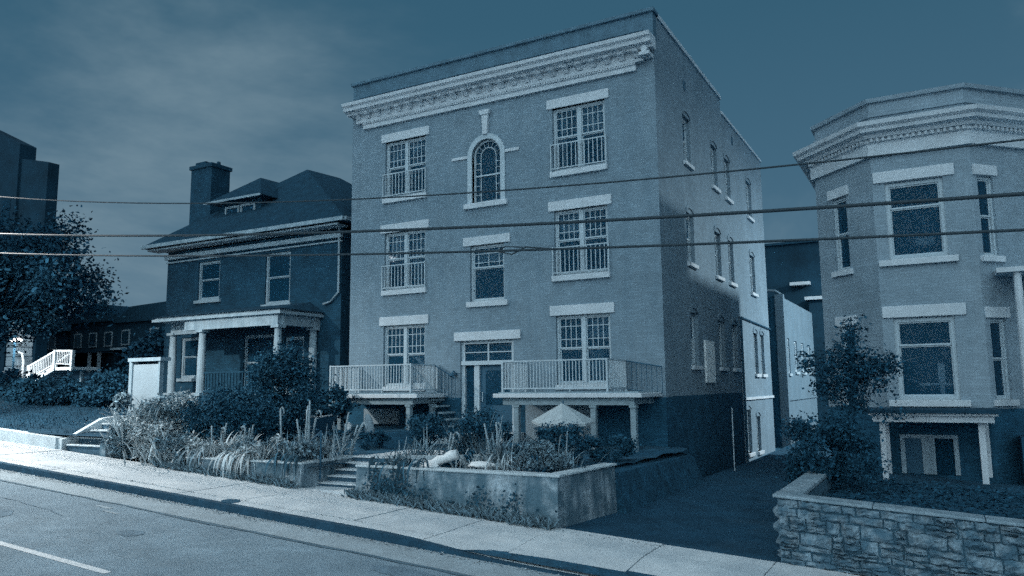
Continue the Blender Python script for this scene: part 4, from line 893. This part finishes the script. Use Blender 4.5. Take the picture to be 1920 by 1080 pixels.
m = MB(); m.tube([(-23.35, 1.8, 1.6), (-23.35, 1.8, 2.5), (-23.5, 1.8, 2.85), (-23.85, 1.8, 2.95), (-24.05, 1.8, 2.85)], 0.06, 8); tag(m.build('bent_pipe', 'white', None, smooth=True), 'bent white pipe arching beside the lit garden lamp', 'pipe')
lwp = thing('stone_pier', 'pale rough stone gate pier at the far edge of the lawn', 'pier', (-25.9, 2.6, 0.3))
random.seed(5)
for j in range(9): MB().box(-26.6+random.uniform(-.06, .06), -25.4+random.uniform(-.08, .08), 2.6, 3.4, 0.2+j*0.52, 0.2+j*0.52+0.5).build('stone_block', 'render', lwp, bevel=0.05)
bd = thing('notice_board', 'blank pale framed board standing on the lawn before the brick house porch', 'board', (-5.4, -4, 0.2))
MB().box(-6.02, -4.66, -4.0, -3.93, 0.25, 1.78).build('panel', 'render', bd)
m = MB(); m.box(-6.1, -6.02, -4.05, -3.9, -0.1, 1.85); m.box(-4.66, -4.58, -4.05, -3.9, -0.1, 1.88); m.box(-6.02, -4.66, -4.04, -3.9, 0.17, 0.25); m.build('frame', 'dktrim', bd)
m = MB(); m.box(-6.2, -4.5, -4.1, -3.7, 1.88, 2.0); m.build('top_shelf', 'dktrim', bd); MB().box(-6.28, -6.12, -3.98, -3.75, -0.1, 1.9).build('side_board', 'dktrim', bd)

# ================================================================== YARD THINGS
um = thing('patio_umbrella', 'open white patio umbrella standing before the balcony of the apartment block', 'umbrella', (9.6, -3, -0.7))
m = MB(); n = 8; cxu, cyu = 9.60, -3.0; tops = (0.0, 0.0)
rim = []
for i in range(n):
    t = 2*math.pi*(i+0.5)/n; rim.append((cxu+0.80*math.cos(t), cyu+0.80*math.sin(t), 0.05-0.03*math.cos(t)+0.05*math.sin(t)))
vs = [(cxu-0.02, cyu, 0.49)]+rim; m.add(vs, [(0, 1+i, 1+(i+1) % n) for i in range(n)])
low = [(x_, y_, z_-0.06) for x_, y_, z_ in rim]; k0 = len(m.v); m.add(rim+low, [(i, (i+1) % n, n+(i+1) % n, n+i) for i in range(n)]); m.build('canopy', 'curtain', um)
m = MB(); m.tube([(cxu, cyu, -0.8), (cxu, cyu, 0.55)], 0.022, 8); m.build('pole', 'iron', um)
for i in range(n):
    m = MB(); m.tube([(cxu, cyu, 0.45), (rim[i][0], rim[i][1], rim[i][2]-0.02)], 0.008, 5); m.build('rib', 'iron', um)
rl_ = MB(); rl_.tube([(8.95, -8.14, -0.63), (9.06, -8.1, -0.58), (9.15, -8.06, -0.55), (9.27, -8.0, -0.50), (9.38, -7.98, -0.47), (9.5, -7.93, -0.41), (9.63, -7.9, -0.38), (9.60, -7.905, -0.385)], [0.03, 0.085, 0.07, 0.105, 0.085, 0.11, 0.10, 0.07], 9); tag(rl_.build('rolled_tarp', 'fabric', None, smooth=True), 'white rolled up tarp lying tilted behind the long retaining wall', 'tarp')
def lump(name, label, cat, c, r, seed, mt='fabric', nlat=8, nlon=12):
    random.seed(seed); m = MB(); vs = []; fs = []
    for j in range(nlat+1):
        for i in range(nlon):
            th = math.pi*j/nlat; ph = 2*math.pi*i/nlon; k = 1+random.uniform(-.18, .18)
            vs.append((c[0]+r[0]*k*math.sin(th)*math.cos(ph), c[1]+r[1]*k*math.sin(th)*math.sin(ph), c[2]+r[2]*k*math.cos(th)))
    for j in range(nlat):
        for i in range(nlon): fs.append((j*nlon+i, j*nlon+(i+1) % nlon, (j+1)*nlon+(i+1) % nlon, (j+1)*nlon+i))
    m.add(vs, fs); return tag(m.build(name, mt, None, smooth=True), label, cat)
lump('white_sack', 'crumpled white sack under the rolled tarp', 'sack', (9.2, -8.15, -0.6), (0.15, 0.08, 0.07), 2)
lump('plastic_sheet', 'white plastic sheet lying flat in the garden bed', 'sheet', (10.2, -7.9, -0.56), (0.30, 0.18, 0.07), 3)
lump('garden_stone', 'rounded grey stone at the end of the rolled tarp', 'stone', (8.75, -8.05, -0.62), (0.16, 0.1, 0.09), 4, 'coping')
# wheelbarrow and pots under the deck
wb = thing('wheelbarrow', 'dark wheelbarrow with pale handles parked under the balcony near the brick house', 'wheelbarrow', (2.2, -4.2, -0.6))
m = MB(); m.hexa([(1.9, -4.4, -0.35), (2.6, -4.4, -0.35), (2.6, -3.9, -0.35), (1.9, -3.9, -0.35), (1.6, -4.55, 0.05), (2.85, -4.55, 0.12), (2.85, -3.75, 0.12), (1.6, -3.75, 0.05)]); m.build('tray', 'iron', wb)
for yy in (-4.5, -3.8): MB().tube([(0.9, yy, 0.0), (1.6, yy, 0.03), (2.7, yy, 0.16)], 0.025, 6).build('handle', 'trim', wb)
MB().tube([(2.9, -4.2, -0.48), (2.9, -4.1, -0.48)], 0.2, 16).build('wheel', 'iron', wb)
for yy in (-4.4, -3.95): MB().tube([(1.9, yy, -0.35), (1.85, yy, -0.68)], 0.02, 6).build('leg', 'iron', wb)
pt_ = MB(); pt_.tube([(2.75, -3.2, -0.7), (2.75, -3.2, -0.5), (2.78, -3.2, -0.12), (2.80, -3.2, -0.08)], [0.08, 0.11, 0.10, 0.05], 12); tag(pt_.build('white_jug', 'fabric', None, smooth=True), 'small bright white jug standing under the balcony', 'jug')
pt_ = MB(); pt_.tube([(3.3, -2.8, -0.75), (3.28, -2.8, -0.4), (3.2, -2.8, 0.0), (3.16, -2.8, 0.15)], [0.10, 0.15, 0.12, 0.05], 12); tag(pt_.build('grey_urn', 'render', None, smooth=True), 'tall grey urn standing under the balcony beside the white jug', 'urn')
m = MB(); m.hexa([(7.75, -7.6, -0.74), (9.9, -6.4, -0.74), (9.85, -6.3, -0.74), (7.7, -7.5, -0.74), (7.75, -7.6, -0.5), (9.9, -6.4, -0.5), (9.85, -6.3, -0.5), (7.7, -7.5, -0.5)]); tag(m.build('bed_edging', 'coping'), 'low pale concrete edging between the path and the garden bed', 'edging')

# ================================================================== PLANTS
def leaf_quads(mb, c, clumps, n, ls, rng, wd=0.33):
    for _ in range(n):
        q = rng.choice(clumps)
        p = Vector((q[0]+rng.gauss(0, q[3]), q[1]+rng.gauss(0, q[3]), q[2]+rng.gauss(0, q[3]*0.8)))
        d = Vector((rng.gauss(0, 1), rng.gauss(0, 1), rng.gauss(-0.2, 0.7))).normalized(); s = ls*rng.uniform(0.4, 1.6)
        n_ = d.cross(Vector((rng.gauss(0, 1), rng.gauss(0, 1), rng.gauss(0, 1)))).normalized(); up_ = d.cross(n_)
        a, b = p, p+d*s; mid = p+d*s*0.45
        mb.add([a, mid+n_*s*wd+up_*s*0.08, b, mid-n_*s*wd+up_*s*0.08], [(0, 1, 2), (0, 2, 3)])
def bush(name, label, base, rad, n, ls, mt, seed, cat='shrub', nclump=22, trunk=0.03, hollow=0.55, stems=5, lift=1.0, group=None, wd=0.33):
    rng = random.Random(seed); t = thing(name, label, cat, base, group)
    bx_, by_, bz_ = base; rx, ry, rz = rad; cl = []
    for _ in range(nclump):
        v = Vector((rng.gauss(0, 1), rng.gauss(0, 1), rng.gauss(0.15, 1))).normalized()*rng.uniform(hollow, 1.0)
        cl.append((bx_+v.x*rx, by_+v.y*ry, bz_+rz*lift+v.z*rz, min(rx, rz)*rng.uniform(0.12, 0.26)))
    mb = MB(); leaf_quads(mb, base, cl, n, ls, rng, wd); mb.build('crown', mt, t, fix=False)
    sm = MB()
    for k in range(stems):
        q = rng.choice(cl); sm.tube([(bx_+rng.uniform(-.1, .1)*rx, by_+rng.uniform(-.1, .1), bz_-0.1), ((bx_+q[0])/2, (by_+q[1])/2, (bz_+q[2])/2-0.05*rz), (q[0], q[1], q[2])], [trunk, trunk*0.7, trunk*0.3], 5)
    sm.build('stem', 'bark', t); return t
def blades(name, label, base, n, ln, wid, mt, seed, spread=0.7, droop=0.6, cat='plant', bias=(0, 0), stalk=0, group=None, roots=0.1):
    rng = random.Random(seed); t = thing(name, label, cat, base, group); mb = MB()
    for k in range(n):
        az = rng.uniform(0, 2*math.pi); L_ = ln*rng.uniform(0.55, 1.2); w = wid*rng.uniform(0.6, 1.2); dr = Vector((math.cos(az)+bias[0], math.sin(az)+bias[1], 0)); out = spread*rng.uniform(0.3, 1.2)
        p = Vector(base)+Vector((rng.gauss(0, roots), rng.gauss(0, roots), 0)); vel = Vector((dr.x*out, dr.y*out, 1)).normalized(); sd_ = Vector((-dr.y, dr.x, 0)).normalized(); pts = []; s = 6
        for i in range(s+1):
            f = i/s; ww = w*(0.35+1.3*f if f < 0.4 else 1.0*(1-f)/0.6+0.02); pts.append((p-sd_*ww, p+sd_*ww)); p = p+vel*(L_/s); vel = (vel+Vector((dr.x*0.1, dr.y*0.1, -droop*(0.25+f)))*0.45).normalized()
        vs = [q for a, b in pts for q in (a, b)]; mb.add(vs, [(2*i, 2*i+1, 2*i+3, 2*i+2) for i in range(s)])
    mb.build('leaves', mt, t, fix=False)
    if stalk:
        sm = MB()
        for k in range(stalk):
            p = Vector(base)+Vector((rng.gauss(0, .12), rng.gauss(0, .08), 0)); h = ln*rng.uniform(1.0, 1.5); a = rng.uniform(-.15, .15)
            sm.tube([p, p+Vector((a*h*0.3, 0, h*0.5)), p+Vector((a*h*1.1, 0.02, h))], [0.012, 0.014, 0.006], 5)
        sm.build('stalk', 'stem', t)
    return t
def spike(name, label, base, h, n, mt, seed, cat='plant', lean=0.0, stems=3):
    """tall flower stalks, furred with short leaves"""
    rng = random.Random(seed); t = thing(name, label, cat, base); mb = MB(); sm = MB()
    for s in range(stems):
        p0 = Vector(base)+Vector((rng.gauss(0, .1), rng.gauss(0, .06), 0)); hh = h*rng.uniform(0.7, 1.1); ln_ = lean+rng.uniform(-.18, .18); hook = rng.random() < 0.4
        pts = [p0+Vector((ln_*hh*(i/6)**1.5, 0, hh*i/6)) for i in range(7)]
        if hook: pts += [pts[-1]+Vector((0.05, 0, 0.03)), pts[-1]+Vector((0.1, 0, -0.02)), pts[-1]+Vector((0.12, 0, -0.14))]
        sm.tube(pts, [0.03-0.014*i_/len(pts) for i_ in range(len(pts))], 6)
        for k in range(n):
            f = rng.random(); i = min(len(pts)-2, int(f*(len(pts)-1))); p = pts[i].lerp(pts[i+1], rng.random()); d = Vector((rng.gauss(0, 1), rng.gauss(0, 1), 0.5)).normalized(); L_ = (0.16*(1-f)+0.03)*rng.uniform(.6, 1.2); sdv = d.cross(Vector((0, 0, 1))).normalized()*L_*0.22
            mb.add([p, p+d*L_*0.5+sdv, p+d*L_-Vector((0, 0, L_*0.25)), p+d*L_*0.5-sdv], [(0, 1, 2, 3)])
    mb.build('leaves', mt, t, fix=False); sm.build('stalk', 'stem', t, smooth=True); return t
# tree with limbs
def tree(name, label, base, h, crown_c, crown_r, n, ls, mt, seed, trunk_r=0.22, nclump=60):
    rng = random.Random(seed); t = thing(name, label, 'tree', base); b = Vector(base); cc = Vector(crown_c)
    sm = MB(); top = Vector((cc.x, cc.y, cc.z-crown_r[2]*0.45)); sm.tube([b-Vector((0, 0, .2)), b.lerp(top, .5)+Vector((rng.uniform(-.2, .2), 0, 0)), top], [trunk_r*1.25, trunk_r*.85, trunk_r*.6], 10); cl = []
    for k in range(nclump):
        v = Vector((rng.gauss(0, 1), rng.gauss(0, 1), rng.gauss(0, 1))).normalized()*rng.uniform(.45, 1.0); p = Vector((cc.x+v.x*crown_r[0], cc.y+v.y*crown_r[1], cc.z+v.z*crown_r[2])); cl.append((p.x, p.y, p.z, rng.uniform(.28, .5)*min(1.0, crown_r[0]/2.5)))
        if k % 2 == 0: m_ = top.lerp(p, .5)+Vector((0, 0, .15)); sm.tube([top.lerp(b, rng.uniform(0, .3)), m_, p], [trunk_r*.35, trunk_r*.2, trunk_r*.06], 6)
    sm.build('trunk', 'bark', t, smooth=True)
    mb = MB(); leaf_quads(mb, base, cl, n, ls, rng); mb.build('crown', mt, t, fix=False); return t
tree('street_tree', 'large dark leafy tree before the tall building at the far left', (-17.2, -3.4, 0.5), 6, (-14.3, -4.0, 5.5), (4.7, 3.2, 2.9), 34000, 0.14, 'leaf_tree', 3, 0.26, 75)
tree('small_tree', 'small dark tree covering the lower bay window corner beside the driveway', (16.2, -3.4, -1.1), 2, (16.35, -3.5, 1.05), (0.95, 0.6, 1.12), 6800, 0.062, 'leaf_shade', 9, 0.05, 44)
bush('dense_shrub', 'dark spreading shrub on the corner behind the stone wall', (15.9, -4.6, -1.1), (0.9, 0.9, 0.68), 12000, 0.058, 'leaf_shade', 31, nclump=30)
bush('round_shrub', 'large rounded dark shrub in front of the brick house porch', (2.1, -6.9, -0.55), (1.35, 0.8, 0.7), 24000, 0.058, 'leaf_dark', 33, nclump=90, hollow=0.75)
bush('tall_shrub', 'tall dark shrub hiding the corner column of the brick house porch', (1.6, -4.6, -0.4), (0.98, 0.8, 1.22), 20000, 0.07, 'leaf_dark', 34, nclump=60)
bush('side_shrub', 'dark shrub between the brick house porch and the apartment block', (1.3, -2.4, -0.3), (0.7, 0.6, 0.6), 4000, 0.1, 'leaf_dark', 35, nclump=26)
# feathery pale shrubs by the side steps
k = 0
for (x_, y_, z_, l_, n_, lab) in ((-0.3, -7.6, -0.4, 1.25, 420, 'feathery pale shrub arching over the side steps'), (0.9, -7.9, -0.75, 1.15, 380, 'feathery pale shrub spilling to the sidewalk, next to the round shrub'),
                                  (0.2, -6.9, -0.3, 1.5, 420, 'tallest feathery shrub in front of the blank board'), (1.7, -8.05, -0.85, 0.8, 300, 'low tangled plant at the sidewalk edge left of the planter wall')):
    k += 1; blades('feather_shrub', lab, (x_, y_, z_), n_//2, l_, 0.03, 'leaf_pale' if k != 3 else 'leaf_mid', 40+k, 0.9, 0.75, 'shrub', group='feathery shrubs by the side steps', roots=0.34)
for i, (x_, y_, z_, r_, h_, lab) in enumerate(((-0.75, -7.3, -0.4, 0.6, 0.42, 'leafy pale bush at the edge of the side steps'), (-0.05, -7.2, -0.45, 0.7, 0.62, 'tall leafy pale bush behind the feathery shrubs'), (0.75, -8.0, -0.8, 0.6, 0.45, 'pale bush leaning over the sidewalk'), (1.5, -8.1, -0.9, 0.55, 0.36, 'broadleaf bush at the left end of the planter wall'), (0.6, -7.0, -0.4, 0.6, 0.62, 'pale bush pressed against the round dark shrub'), (-0.3, -8.05, -0.7, 0.5, 0.36, 'low pale bush at the foot of the side steps'))):
    bush('pale_bush', lab, (x_, y_, z_), (r_, 0.4, h_), 3800, 0.12, 'leaf_pale' if i % 2 == 0 else 'leaf_mid', 60+i, nclump=26, wd=0.14, trunk=0.015)
def hanging(name, label, x0, x1, y, z, n, mt, seed, ln=0.45):
    """strap leaves that arch over a wall top and hang down its face"""
    rng = random.Random(seed); t = thing(name, label, 'plant', ((x0+x1)/2, y, z)); mb = MB()
    for _ in range(n):
        p = Vector((rng.uniform(x0, x1), y+rng.uniform(0.05, 0.3), z+rng.uniform(-.02, .1))); L_ = ln*rng.uniform(0.5, 1.3); w = rng.uniform(0.014, 0.032); lx = rng.gauss(0, 0.35); pts = []; s_ = 8; vel = Vector((lx, -0.9, 0.75)).normalized()
        for i in range(s_+1):
            f = i/s_; ww = w*(0.5+f if f < 0.5 else 2*(1-f)+0.05); sd_ = Vector((1, -0.15*lx, 0.2*rng.uniform(-1, 1))); pts.append((p-sd_*ww, p+sd_*ww)); p = p+vel*((L_+0.3)/s_); vel = (vel+Vector((lx*0.05, 0.10, -0.55))).normalized()
            if p.y < y-0.32: p.y = y-0.32+rng.uniform(0, .05)
        mb.add([q for a, b in pts for q in (a, b)], [(2*i, 2*i+1, 2*i+3, 2*i+2) for i in range(s_)])
    mb.build('leaves', mt, t, fix=False); return t
hanging('trailing_plant', 'strap leaved plant hanging down over the planter wall', 3.75, 4.7, -8.4, -0.6, 90, 'leaf_pale', 71, 0.5)
bush('coping_plant', 'broadleaf plant tumbling over the middle of the planter coping', (4.3, -8.35, -0.72), (0.45, 0.2, 0.2), 900, 0.09, 'leaf_pale', 78, cat='plant', nclump=14, wd=0.2)
hanging('trailing_plant', 'dim creeper hanging down the left end of the planter wall', 2.5, 3.1, -8.4, -0.6, 40, 'leaf_mid', 75, 0.35)
hanging('trailing_plant', 'dark creeper hanging over the planter wall near the steps', 5.2, 6.05, -8.4, -0.6, 34, 'ivy', 76, 0.4)
hanging('trailing_plant', 'dim creeper hanging down the long retaining wall by the steps', 7.8, 9.2, -8.4, -0.6, 30, 'ivy', 77, 0.4)
blades('strap_plant', 'pale strap leaved plant above the trailing one in the planter', (3.6, -8.0, -0.55), 150, 0.55, 0.028, 'leaf_pale', 72, 0.9, 0.7, roots=0.22)
blades('reed_plant', 'upright bladed plant at the planter end nearest the entrance steps', (5.5, -7.8, -0.6), 110, 0.6, 0.016, 'leaf_mid', 73, 0.5, 0.5, roots=0.25, stalk=3)
spike('curled_flower', 'pale curled flower stalks in front of the round dark shrub', (2.85, -7.95, -0.6), 0.72, 45, 'leaf_pale', 81)
spike('mullein_plant', 'brightest woolly flower stalks in the middle of the planter', (3.85, -7.95, -0.6), 0.78, 70, 'leaf_pale', 82, stems=4)
spike('tall_stalk', 'single tall pale stalk rising against the dark shrub', (4.1, -6.9, -0.55), 1.35, 40, 'leaf_pale', 83, stems=1)
spike('hooked_stalk', 'group of hooked pale flower stalks near the entrance steps', (5.1, -7.3, -0.6), 1.15, 30, 'leaf_pale', 84, stems=5)
spike('bent_stalk', 'two bent pale stalks next to the iron handrail post', (6.0, -6.9, -0.6), 0.95, 22, 'leaf_pale', 85, stems=3, lean=0.3)
for i in range(9):
    labs = ['dim leafy plant in the planter below the round shrub', 'dim leafy plant behind the strap leaved plant', 'bushy grey plant between the flower stalks in the planter', 'bushy grey plant behind the mullein stalks', 'grey leafy plant beside the handrail post', 'low leafy plant at the planter corner by the steps', 'small leafy plant at the foot of the round shrub', 'small grey plant below the tall single stalk', 'low plant at the left end of the planter wall']
    xs0 = [2.4, 3.3, 4.6, 4.2, 5.6, 5.9, 1.9, 4.0, 2.3]; ys0 = [-8.0, -7.5, -7.9, -7.3, -7.6, -8.1, -7.8, -8.1, -8.35]
    bush('bedding_plant', labs[i], (xs0[i], ys0[i], -0.7 if i != 8 else -1.0), (0.38, 0.26, 0.24), 1100, 0.07, 'leaf_mid' if i % 3 else 'leaf_pale', 100+i, cat='plant', nclump=14, trunk=0.012, group='leafy plants in the planter')
# garden bed of the apartment block
bush('door_shrub', 'dark twiggy shrub standing before the entrance door', (8.8, -5.8, -0.75), (0.6, 0.45, 0.5), 4200, 0.055, 'leaf_dark', 120, nclump=22)
bush('front_shrub', 'dark shrub against the stair under the left balcony', (5.6, -3.2, -0.7), (0.9, 0.6, 0.42), 6000, 0.06, 'leaf_dark', 127, nclump=24)
bush('front_shrub', 'dark shrub hiding the doorstep of the apartment block', (7.3, -3.0, -0.7), (0.9, 0.6, 0.5), 6000, 0.06, 'leaf_dark', 128, nclump=24)
bush('front_shrub', 'dark low plants under the balcony beside the wheelbarrow', (4.0, -4.2, -0.7), (0.9, 0.6, 0.26), 5000, 0.055, 'leaf_dark', 129, nclump=24)
bush('front_shrub', 'dark low shrub between the umbrella and the retaining wall corner', (11.4, -4.6, -0.75), (0.6, 0.7, 0.3), 4500, 0.055, 'leaf_dark', 130, nclump=20)
blades('door_grass', 'tall thin bladed plant beside the entrance shrub', (8.4, -5.6, -0.75), 130, 1.15, 0.014, 'leaf_mid', 121, 0.55, 0.35, roots=0.25)
bush('umbrella_shrub', 'dark leafy shrub below the white patio umbrella', (10.75, -5.6, -0.75), (0.62, 0.45, 0.42), 7000, 0.055, 'leaf_dark', 122, nclump=24)
blades('spiky_plant', 'pale spiky plant with forked stems in front of the umbrella', (10.2, -7.2, -0.75), 110, 0.75, 0.02, 'leaf_mid', 123, 0.7, 0.4, roots=0.16, stalk=4)
bush('bed_plant', 'grey leafy plant at the right end of the garden bed', (11.2, -7.6, -0.75), (0.5, 0.35, 0.3), 3000, 0.05, 'leaf_mid', 124, cat='plant', nclump=16)
bush('bed_plant', 'dim plant in the garden bed behind the plastic sheet', (10.0, -6.6, -0.75), (0.55, 0.35, 0.26), 3000, 0.05, 'leaf_dark', 125, cat='plant', nclump=16)
bush('bed_plant', 'dark plant behind the rolled tarp in the garden bed', (9.2, -7.2, -0.75), (0.5, 0.3, 0.2), 3000, 0.05, 'leaf_dark', 126, cat='plant', nclump=16)
wild = [((8.2, -7.9, -0.72), 'thin bladed plant at the left end of the garden bed', 'leaf_mid', 0.5), ((9.7, -7.5, -0.74), 'spiky pale plant between the tarp and the plastic sheet', 'leaf_pale', 0.45), ((10.7, -7.9, -0.74), 'pale bladed plant just behind the wall coping', 'leaf_pale', 0.55), ((11.5, -7.2, -0.74), 'spiky plant at the corner of the garden bed', 'leaf_mid', 0.6), ((9.3, -6.2, -0.75), 'tall grey bladed plant before the entrance shrub', 'leaf_mid', 0.95), ((11.0, -6.6, -0.75), 'grey spiky plant under the umbrella shrub', 'leaf_mid', 0.7), ((7.95, -6.6, -0.72), 'arching bladed plant beside the garden path', 'leaf_mid', 0.7),
        ((3.0, -8.2, -0.62), 'pale bladed tuft at the left part of the planter', 'leaf_pale', 0.42), ((4.75, -8.2, -0.62), 'pale bladed tuft spilling over the planter coping', 'leaf_pale', 0.5), ((5.9, -7.5, -0.66), 'wild pale tuft by the handrail post', 'leaf_pale', 0.6), ((5.2, -6.5, -0.6), 'grey bladed tuft behind the hooked stalks', 'leaf_mid', 0.8), ((2.3, -8.3, -0.95), 'tuft of blades growing at the sidewalk left of the planter', 'leaf_pale', 0.5)]
for q, (b_, lb_, mt_, ln_) in enumerate(wild):
    blades('bladed_plant', lb_, b_, 95, ln_, 0.016, mt_, 300+q, 0.75, 0.7, roots=0.18, stalk=2 if q % 3 == 0 else 0, group='wild bladed plants in the garden beds')
spike('garden_spire', 'pair of pale flower spires before the white umbrella', (10.0, -7.0, -0.75), 0.85, 30, 'leaf_pale', 330, stems=3, lean=-0.12)
spike('garden_spire', 'pale forked flower spire beside the entrance shrub', (8.55, -6.6, -0.75), 0.9, 26, 'leaf_mid', 331, stems=3, lean=0.1)
# weeds at the foot of the walls, ivy on the wall face, ground cover on the right
rng = random.Random(9); mb = MB()
for i in range(620):
    x_ = rng.uniform(1.6, 12.0) if i % 3 else rng.uniform(8.0, 11.8); y_ = -8.55-abs(rng.gauss(0, .08))
    if 6.15 < x_ < 7.5: continue
    base = Vector((x_, y_, zs(x_)+0.0)); nb_ = rng.randint(3, 8)
    for k in range(nb_):
        d = Vector((rng.gauss(0, .6), rng.gauss(-.1, .4), 1)).normalized(); L_ = rng.uniform(.06, .28); w = Vector((rng.gauss(0, 1), rng.gauss(0, 1), 0)).normalized()*0.014
        mb.add([base-w, base+w, base+d*L_*0.6+w*1.2, base+d*L_+Vector((d.x*.05, d.y*.05, -.02)), base+d*L_*0.6-w*1.2], [(0, 1, 2, 3, 4)])
tag(mb.build('weeds', 'leaf_mid', None, fix=False), 'weeds sprouting along the foot of the concrete walls', 'weeds', kind='stuff')
mb = MB(); cl = []
for i in range(46):
    u = rng.random(); x_ = 7.9+u*3.9; top = -1.0-rng.random()*0.5
    if rng.random() < 0.45: x_ = 8.0+rng.random()*0.9; top = -0.7-rng.random()*0.5
    cl.append((x_, -8.55, max(zs(x_)+0.06, top), 0.05))
for _ in range(1500):
    q = rng.choice(cl); p = Vector((q[0]+rng.gauss(0, .1), -8.535-abs(rng.gauss(0, .02)), q[2]+rng.gauss(0, .1)))
    if p.z > -0.66 or p.z < zs(p.x)+0.01: continue
    s = rng.uniform(.03, .08); a = rng.uniform(0, 6.28); d = Vector((math.cos(a), -0.35, math.sin(a)-.3)).normalized()*s; n_ = Vector((-math.sin(a), -0.1, math.cos(a)))*s*.4
    mb.add([p, p+d*.5+n_, p+d, p+d*.5-n_], [(0, 1, 2, 3)])
tag(mb.build('ivy', 'ivy', None, fix=False), 'dark ivy clinging to the long retaining wall', 'ivy', kind='stuff')
mb = MB()
for _ in range(9000):
    x_ = rng.uniform(15.95, 22); y_ = rng.uniform(-8.0, -1.9); z_ = max(zs(x_)+0.82, -3.5)-0.16-0.1*(y_+8.2)/8+abs(rng.gauss(0, .05))
    s = rng.uniform(.04, .1); a = rng.uniform(0, 6.28); d = Vector((math.cos(a), math.sin(a), rng.uniform(-.2, .6))).normalized()*s; n_ = Vector((-math.sin(a), math.cos(a), 0.1))*s*.4; p = Vector((x_, y_, z_))
    mb.add([p, p+d*.5+n_, p+d, p+d*.5-n_], [(0, 1, 2, 3)])
tag(mb.build('ground_cover', 'leaf_shade', None, fix=False), 'dark ground cover behind the stone wall', 'ground cover', kind='stuff')
mb = MB()
for _ in range(16000):
    x_ = rng.uniform(-22, -2.3); y_ = rng.uniform(-8.1, 0.5); z_ = max(-0.25, zs(x_)+0.28)+max(0, min(1, (y_+8.3)/6))*0.3
    a = rng.uniform(0, 6.28); w = Vector((math.cos(a), math.sin(a), 0))*0.012; p = Vector((x_, y_, z_-0.02)); t_ = p+Vector((rng.gauss(0, .04), rng.gauss(0, .04), rng.uniform(.05, .14))); mb.add([p-w, p+w, t_], [(0, 1, 2)])
GR = mb; mb = MB()
for _ in range(5200):
    x_ = rng.uniform(-8, 14) if rng.random() < 0.8 else rng.uniform(-3, 8); d_ = rng.random()
    y_ = (CURB_Y-0.02-abs(rng.gauss(0, .09))) if d_ < 0.62 else (-8.56-abs(rng.gauss(0, .12)) if d_ < 0.85 else -10.24+rng.gauss(0, .02)); z_ = zs(x_)+(-0.128 if d_ < 0.62 else 0.008)
    if d_ >= 0.85 and x_ > 11: continue
    s_ = rng.uniform(.008, .035); a = rng.uniform(0, 6.28); p = Vector((x_, y_, z_)); d = Vector((math.cos(a), math.sin(a), rng.uniform(0, .5)))*s_; n_ = Vector((-math.sin(a), math.cos(a), .1))*s_*.5
    mb.add([p, p+d*.5+n_, p+d, p+d*.5-n_], [(0, 1, 2, 3)])
tag(mb.build('litter', 'litter', None, fix=False), 'dry leaves and grit along the gutter and wall foot', 'litter', kind='stuff'); mb = GR
tag(mb.build('grass', 'grass', None, fix=False), 'short rough grass on the lawn', 'grass', kind='stuff')
bush('hedge_bush', 'dark hedge bush under the crown of the large street tree', (-12.2, -3.2, 0.0), (2.3, 1.2, 0.72), 12000, 0.1, 'leaf_tree', 146, nclump=44)
bush('hedge_bush', 'dark bush filling the gap between street tree and lamp', (-16.5, -2.6, 0.3), (2.0, 1.0, 0.5), 7000, 0.11, 'leaf_tree', 147, nclump=30)
bush('hedge_bush', 'broad dark bush below the white staircase landing', (-19.5, -0.5, 0.2), (3.0, 1.2, 0.75), 6000, 0.16, 'leaf_tree', 140, nclump=40)
bush('hedge_bush', 'dark bush left of the blank board', (-9.3, -2.6, 0.1), (1.7, 1.0, 0.75), 10000, 0.1, 'leaf_tree', 141, nclump=36)
bush('hedge_bush', 'low dark bush at the foot of the garden gate', (-24.5, 0.4, 0.5), (1.6, 0.8, 0.6), 3000, 0.15, 'leaf_tree', 142, nclump=24)
bush('back_bush', 'tall dark bush between the staircase and the brick house', (-17.5, 6, 0.3), (3.2, 2.0, 1.9), 7000, 0.22, 'leaf_tree', 143, nclump=40)
bush('board_plant', 'leafy sprig growing up in front of the blank board', (-5.6, -4.6, 0.1), (0.4, 0.2, 0.35), 260, 0.14, 'leaf_mid', 144, cat='plant', nclump=10)
